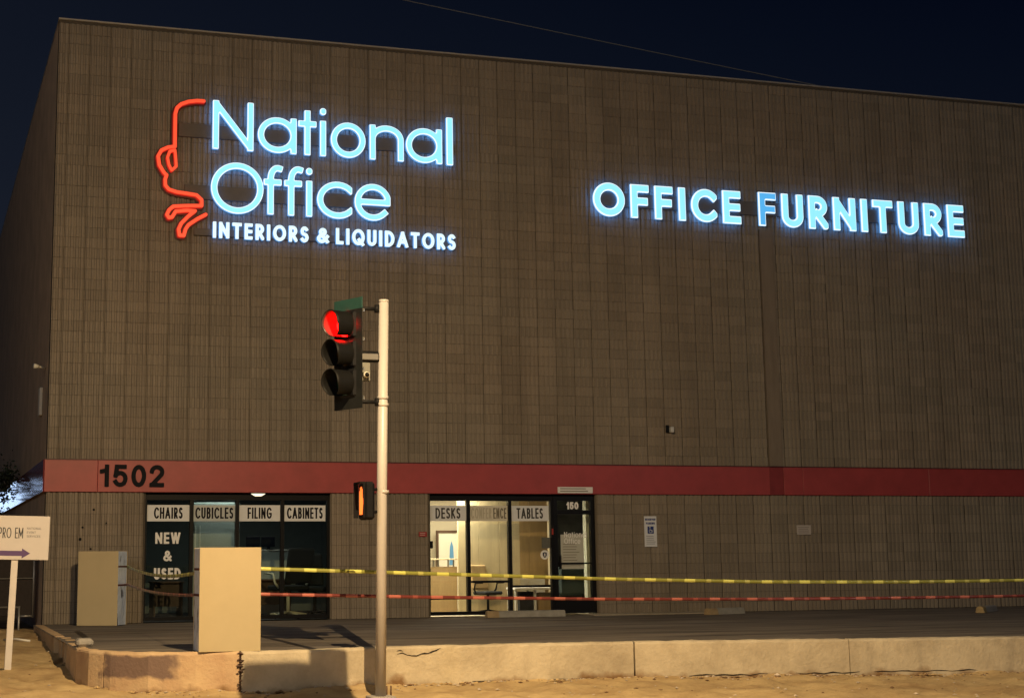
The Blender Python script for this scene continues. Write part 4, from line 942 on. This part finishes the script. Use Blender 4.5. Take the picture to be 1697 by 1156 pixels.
for zc in (.56, .19, -.19, -.56): b.box(.10, .19, -.15, -.132, zc - .02, zc + .02)
b.build('hinge', STEEL, head)
hb = Vector(HC) - N_ * .10
for z, m_, r in ((4.335, SIGB, .022), (3.135, SIGB, .024)):
    b = MB(); b.tube([(hb.x, hb.y, z), (3.30, -11.2, z)], r, 8); b.tube([(3.245, -11.2, z - .05), (3.245, -11.2, z + .05)], .035, 8); sp_(b, 'bracket', m_)
b = MB(); b.bbox(2.98, 3.27, -11.24, -11.16, 3.64, 3.78, .02); sp_(b, 'terminal_box', SIGB)
b = MB(); b.bbox(3.01, 3.25, -11.262, -11.243, 3.665, 3.745, .008); sp_(b, 'box_cover', mat('cover_grey', (.13, .125, .12), .5))
b = MB(); b.bbox(3.02, 3.15, -11.22, -11.19, 3.40, 3.635, .008); sp_(b, 'detector_bracket', mat('bracket_grey', (.16, .16, .14), .5))
b = MB(); b.tube([(3.085, -11.23, 3.475), (3.08, -11.31, 3.47)], [.042, .036], 12); b.tube([(3.08, -11.312, 3.47), (3.075, -11.33, 3.468)], [.03, .022], 10, 1); sp_(b, 'detector', [WHT, SIGB])
for z in (3.10, 3.19, 2.0):
    b = MB(); b.tube([(3.32, -11.2, z - .02), (3.32, -11.2, z + .02)], .072, 20); sp_(b, 'pole_clamp', POLE)
# hand signal
ped = bpy.data.objects.new('pedestrian_signal', None); C.objects.link(ped); ped.parent = sig; ped.location = -Vector(sig.location)
Np = Vector((-.9985, .055, 0)).normalized(); T_ = Vector((-Np.y, Np.x, 0)) * -1; N_ = Np
T_ = Vector((-.055, -.9985, 0)).normalized(); X = frame_at((3.03, -11.21, 1.885))
b = MB(); b.X = X; b.bbox(-.20, .20, -.13, .0, -.235, .235, .03); b.build('housing', SIGB, ped)
b = MB(); b.X = X; b.bbox(-.04, .04, -.16, -.131, -.17, .17, .01); b.build('rear_cover', mat('cover_dark', (.05, .05, .05), .4), ped)
b = MB(); b.X = X; b.box(-.20, -.185, .001, .06, -.21, .235); b.box(.185, .20, .001, .02, -.21, .235); b.box(-.184, .184, .001, .06, .215, .235); b.build('visor', SIGB, ped)
b = MB(); b.X = X
hand = [(-.07, -.17), (.07, -.17), (.10, -.06), (.14, .03), (.12, .05), (.085, .0), (.085, .14), (.06, .15), (.05, .02), (.045, .17), (.015, .18), (.008, .02), (-.002, .17), (-.032, .165), (-.032, .02), (-.045, .13), (-.072, .12), (-.075, -.06)]
b.add([(x, .012, z) for x, z in hand], [tuple(range(len(hand)))]); b.add([(x, .004, z) for x, z in hand], [tuple(range(len(hand)))[::-1]])
b.build('raised_hand', emis('orange_hand', (1, .16, .025), 2.2), ped)
b = MB(); b.tube([(3.1, -11.2, 2.03), (3.28, -11.2, 2.03)], .02, 8); b.tube([(3.1, -11.2, 1.75), (3.28, -11.2, 1.75)], .02, 8); b.build('bracket', SIGB, ped)

# ================================================================== sign with purple arrow
SY = -7.2
ds = empty('directional_sign', (-1.02, SY, -.18), 'white wooden sign board with purple arrow on a white post', 'sign')
PW = mat('white_painted_wood', (.60, .56, .52), .7, var=.06, scale=5)
def dp(b, nm, m): o = b.build(nm, m, ds); o.location = -Vector(ds.location); return o
b = MB(); v = []
b.add([(-1.045, SY + .0, -.35), (-.955, SY, -.35), (-.955, SY + .09, -.35), (-1.045, SY + .09, -.35), (-.995, SY, 1.2), (-.905, SY, 1.2), (-.905, SY + .09, 1.2), (-.995, SY + .09, 1.2)], [(0, 1, 5, 4), (1, 2, 6, 5), (2, 3, 7, 6), (3, 0, 4, 7), (4, 5, 6, 7), (3, 2, 1, 0)]); dp(b, 'post', PW)
b = MB(); b.X = Matrix.Translation((-.49, SY, 1.17)) @ Matrix.Rotation(R(1.2), 4, 'Y'); b.bbox(-1.25, 0, -.022, -.002, 0.01, .625, .004); dp(b, 'board', mat('board_white', (.56, .52, .49), .65, var=.03))
b = MB(); b.X = Matrix.Translation((-.49, SY, 1.17)) @ Matrix.Rotation(R(1.2), 4, 'Y'); b.prism([(-1.15, .065), (-.37, .065), (-.37, .03), (-.255, .10), (-.37, .17), (-.37, .135), (-1.15, .135)], -.025, -.0225); dp(b, 'arrow', mat('purple_paint', (.10, .055, .16), .6))
b = MB(); b.X = Matrix.Translation((-.49, SY, 1.17)) @ Matrix.Rotation(R(1.2), 4, 'Y')
text(b, 'PRO EM', -.70, .31, -.0225, .15, .013, width=.335, gap=.16, depth=.002, res=40)
dp(b, 'lettering', mat('charcoal_print', (.05, .05, .055), .6))
GSP = mat('grey_small_print', (.20, .20, .21), .6)
for k, wd_ in enumerate(('NATIONAL', 'EVENT', 'SERVICES')):
    b = MB(); b.X = Matrix.Translation((-.49, SY, 1.17)) @ Matrix.Rotation(R(1.2), 4, 'Y'); text(b, wd_, -.315, .435 - .055 * k, -.0225, .032, .005, width=(.2, .125, .19)[k], depth=.002, res=20); dp(b, 'small_lettering', GSP)

# ================================================================== gate at the left, beside the corner
gt = empty('chain_link_gate', (-.4, 1.0, 0), 'dark screened chain link gate beside the building corner', 'gate')
def gp(b, nm, m): o = b.build(nm, m, gt); o.location = -Vector(gt.location); return o
b = MB(); b.tube([(-.10, 1.0, .10), (-.10, 1.0, 1.5)], .025, 8); gp(b, 'upright', STEEL)
b = MB(); b.tube([(-.36, 1.0, -.45), (-.36, 1.0, .32)], .022, 8); gp(b, 'upright', STEEL)
b = MB(); b.tube([(-.36, 1.0, .13), (-.10, 1.0, .13)], .018, 8); gp(b, 'rail', STEEL)
b = MB(); b.tube([(-2.5, 1.0, .30), (-.36, 1.0, .30)], .02, 8); gp(b, 'rail', STEEL)
b = MB(); b.tube([(-2.5, 1.0, .82), (-.10, 1.0, .84)], .012, 8); gp(b, 'rail', STEEL)
b = MB(); b.box(-2.5, -.12, 1.03, 1.04, .14, 1.5); gp(b, 'screen', mat('dark_screen', (.028, .022, .02), .9, var=.2, scale=20))
b = MB(); b.tube([(-.9, -4.2, -.06), (-.75, -4.6, -.03), (-.55, -4.9, -.05)], .018, 6); tag(b.build('pipe', WHT), 'bent white pipe lying on the soil behind the sign post', 'pipe')

# ================================================================== tree at the left edge
tr = empty('tree', (-1.4, 8.5, -.3), 'dark leafy tree close to the side wall at the left edge', 'tree')
b = MB(); b.tube([(0, 0, 0), (.05, .1, 1.0), (.2, .1, 1.9), (.35, .2, 2.7), (.5, .3, 3.4)], [.13, .11, .09, .06, .025], 10)
for k in range(10):
    a = random.uniform(0, 6.28); z = random.uniform(1.6, 2.8); b.tube([(.2, .1, z), (.2 + .5 * math.cos(a), .1 + .5 * math.sin(a), z + .5), (.2 + .9 * math.cos(a), .1 + .9 * math.sin(a), z + .8)], [.04, .025, .01], 6)
b.build('trunk', mat('dark_bark', (.06, .05, .04), .9, var=.2, bump=.4), tr)
b = MB(); cl = [(random.gauss(.45, .42), random.gauss(.2, .6), random.gauss(3.15, .62), random.uniform(.22, .45)) for _ in range(34)]
cl += [(1.12 + random.gauss(0, .10), random.gauss(.3, .4), random.uniform(2.95, 3.6), .18) for _ in range(8)]
for i in range(2600):
    x, y, z, r = random.choice(cl); p = Vector((random.gauss(x, r * .5), random.gauss(y, r * .5), random.gauss(z, r * .5)))
    d = Vector((random.gauss(0, 1), random.gauss(0, 1), random.gauss(-.3, .6))).normalized(); s_ = d.cross(Vector((random.gauss(0, 1), random.gauss(0, 1), random.gauss(0, 1)))).normalized(); l = random.uniform(.06, .12)
    b.add([p, p + d * l * .5 + s_ * l * .28, p + d * l, p + d * l * .5 - s_ * l * .28], [(0, 1, 2, 3)])
b.build('crown', mat('dark_leaf', (.045, .06, .032), .6, var=.3, scale=9), tr)

# ================================================================== overhead cable
b = MB(); A, Bq = Vector((-2, 8, 17.1)), Vector((32, 8, 13.42))
b.tube([A.lerp(Bq, i / 40) + Vector((0, 0, -.35 * (i / 40) * (1 - i / 40))) for i in range(41)], .015, 6)
tag(b.build('overhead_cable', mat('cable_grey', (.30, .29, .29), .6)), 'thin pale overhead cable crossing the night sky above the roof', 'cable')

# ================================================================== street lamps (outside the frame) that light the place
def street_lamp(base, L, en, col, label, shield=False, r=.006, tilt=None):
    t = empty('street_lamp', base, label, 'street lamp', 'street lamps'); base = Vector(base); L = Vector(L)
    def q(b, nm, m): o = b.build(nm, m, t); o.location = -base; return o
    b = MB(); b.tube([base, (base.x, base.y, L.z + .3)], [.13, .07], 12); q(b, 'pole', STEEL)
    b = MB(); b.tube([(base.x, base.y, L.z + .25), ((base.x + L.x) / 2, (base.y + L.y) / 2, L.z + .5), (L.x, L.y, L.z + .26)], .035, 8); q(b, 'arm', STEEL)
    b = MB(); b.bbox(L.x - .32, L.x + .32, L.y - .16, L.y + .16, L.z + .09, L.z + .22, .03); q(b, 'lamp_head', STEEL)
    if shield:  # added plate, out of view, cut to cast the dark patch on the kerb
        b = MB(); b.prism([(2.00, 6.60), (2.24, 6.60), (2.247, 6.89), (2.244, 6.951), (2.1756, 6.951), (2.1757, 6.919), (2.061, 6.920)], -17.025, -17.017); q(b, 'shadow_plate', STEEL)
        b = MB(); b.tube([(2.12, -17.03, 6.7), (2.12, -18.9, 6.5), (1.0, -18.6, 7.2), (.6, -18.35, 8.42)], .006, 6); q(b, 'shadow_plate_rod', STEEL)
    if tilt is None:
        l = bpy.data.lights.new('street_lamp_light', 'POINT'); l.shadow_soft_size = r
    else:
        l = bpy.data.lights.new('street_lamp_light', 'AREA'); l.shape = 'DISK'; l.size = r * 2
    l.energy = en; l.color = col
    o = bpy.data.objects.new('street_lamp_light', l); C.objects.link(o); o.location = L
    if tilt is not None: o.rotation_euler = (R(tilt), 0, 0)
    return t
street_lamp((-3.4, -18.8, -1.0), (2.1, -18.1, 8.0), 2350, (1.0, .71, .37), 'tall street lamp with a long arm reaching over the sand', True, tilt=22)
street_lamp((24, -24, -1.0), (20, -22, 9.0), 800, (.86, .92, 1.0), 'cool white street lamp far along the kerb', r=.05)
street_lamp((-17, -31, -1.0), (-14, -30, 11.0), 4800, (1.0, .89, .76), 'tall street lamp far across the road on the left', r=1.4)

fl = empty('floodlight', (-2.4, 50, -1), 'cool white floodlight on a mast far behind on the left', 'floodlight')
b = MB(); b.tube([(-2.4, 50.3, -1), (-2.4, 50.3, 5.2)], .08, 10); o = b.build('mast', STEEL, fl); o.location = -fl.location
b = MB(); b.bbox(-3.6, -1.1, 50.0, 50.25, 3.4, 5.2, .05); o = b.build('lamp_housing', STEEL, fl); o.location = -fl.location
b = MB(); b.box(-3.5, -1.2, 49.97, 49.995, 3.5, 5.1); o = b.build('lens', emis('cool_flood', (.50, .68, 1.0), 3.0), fl); o.location = -fl.location
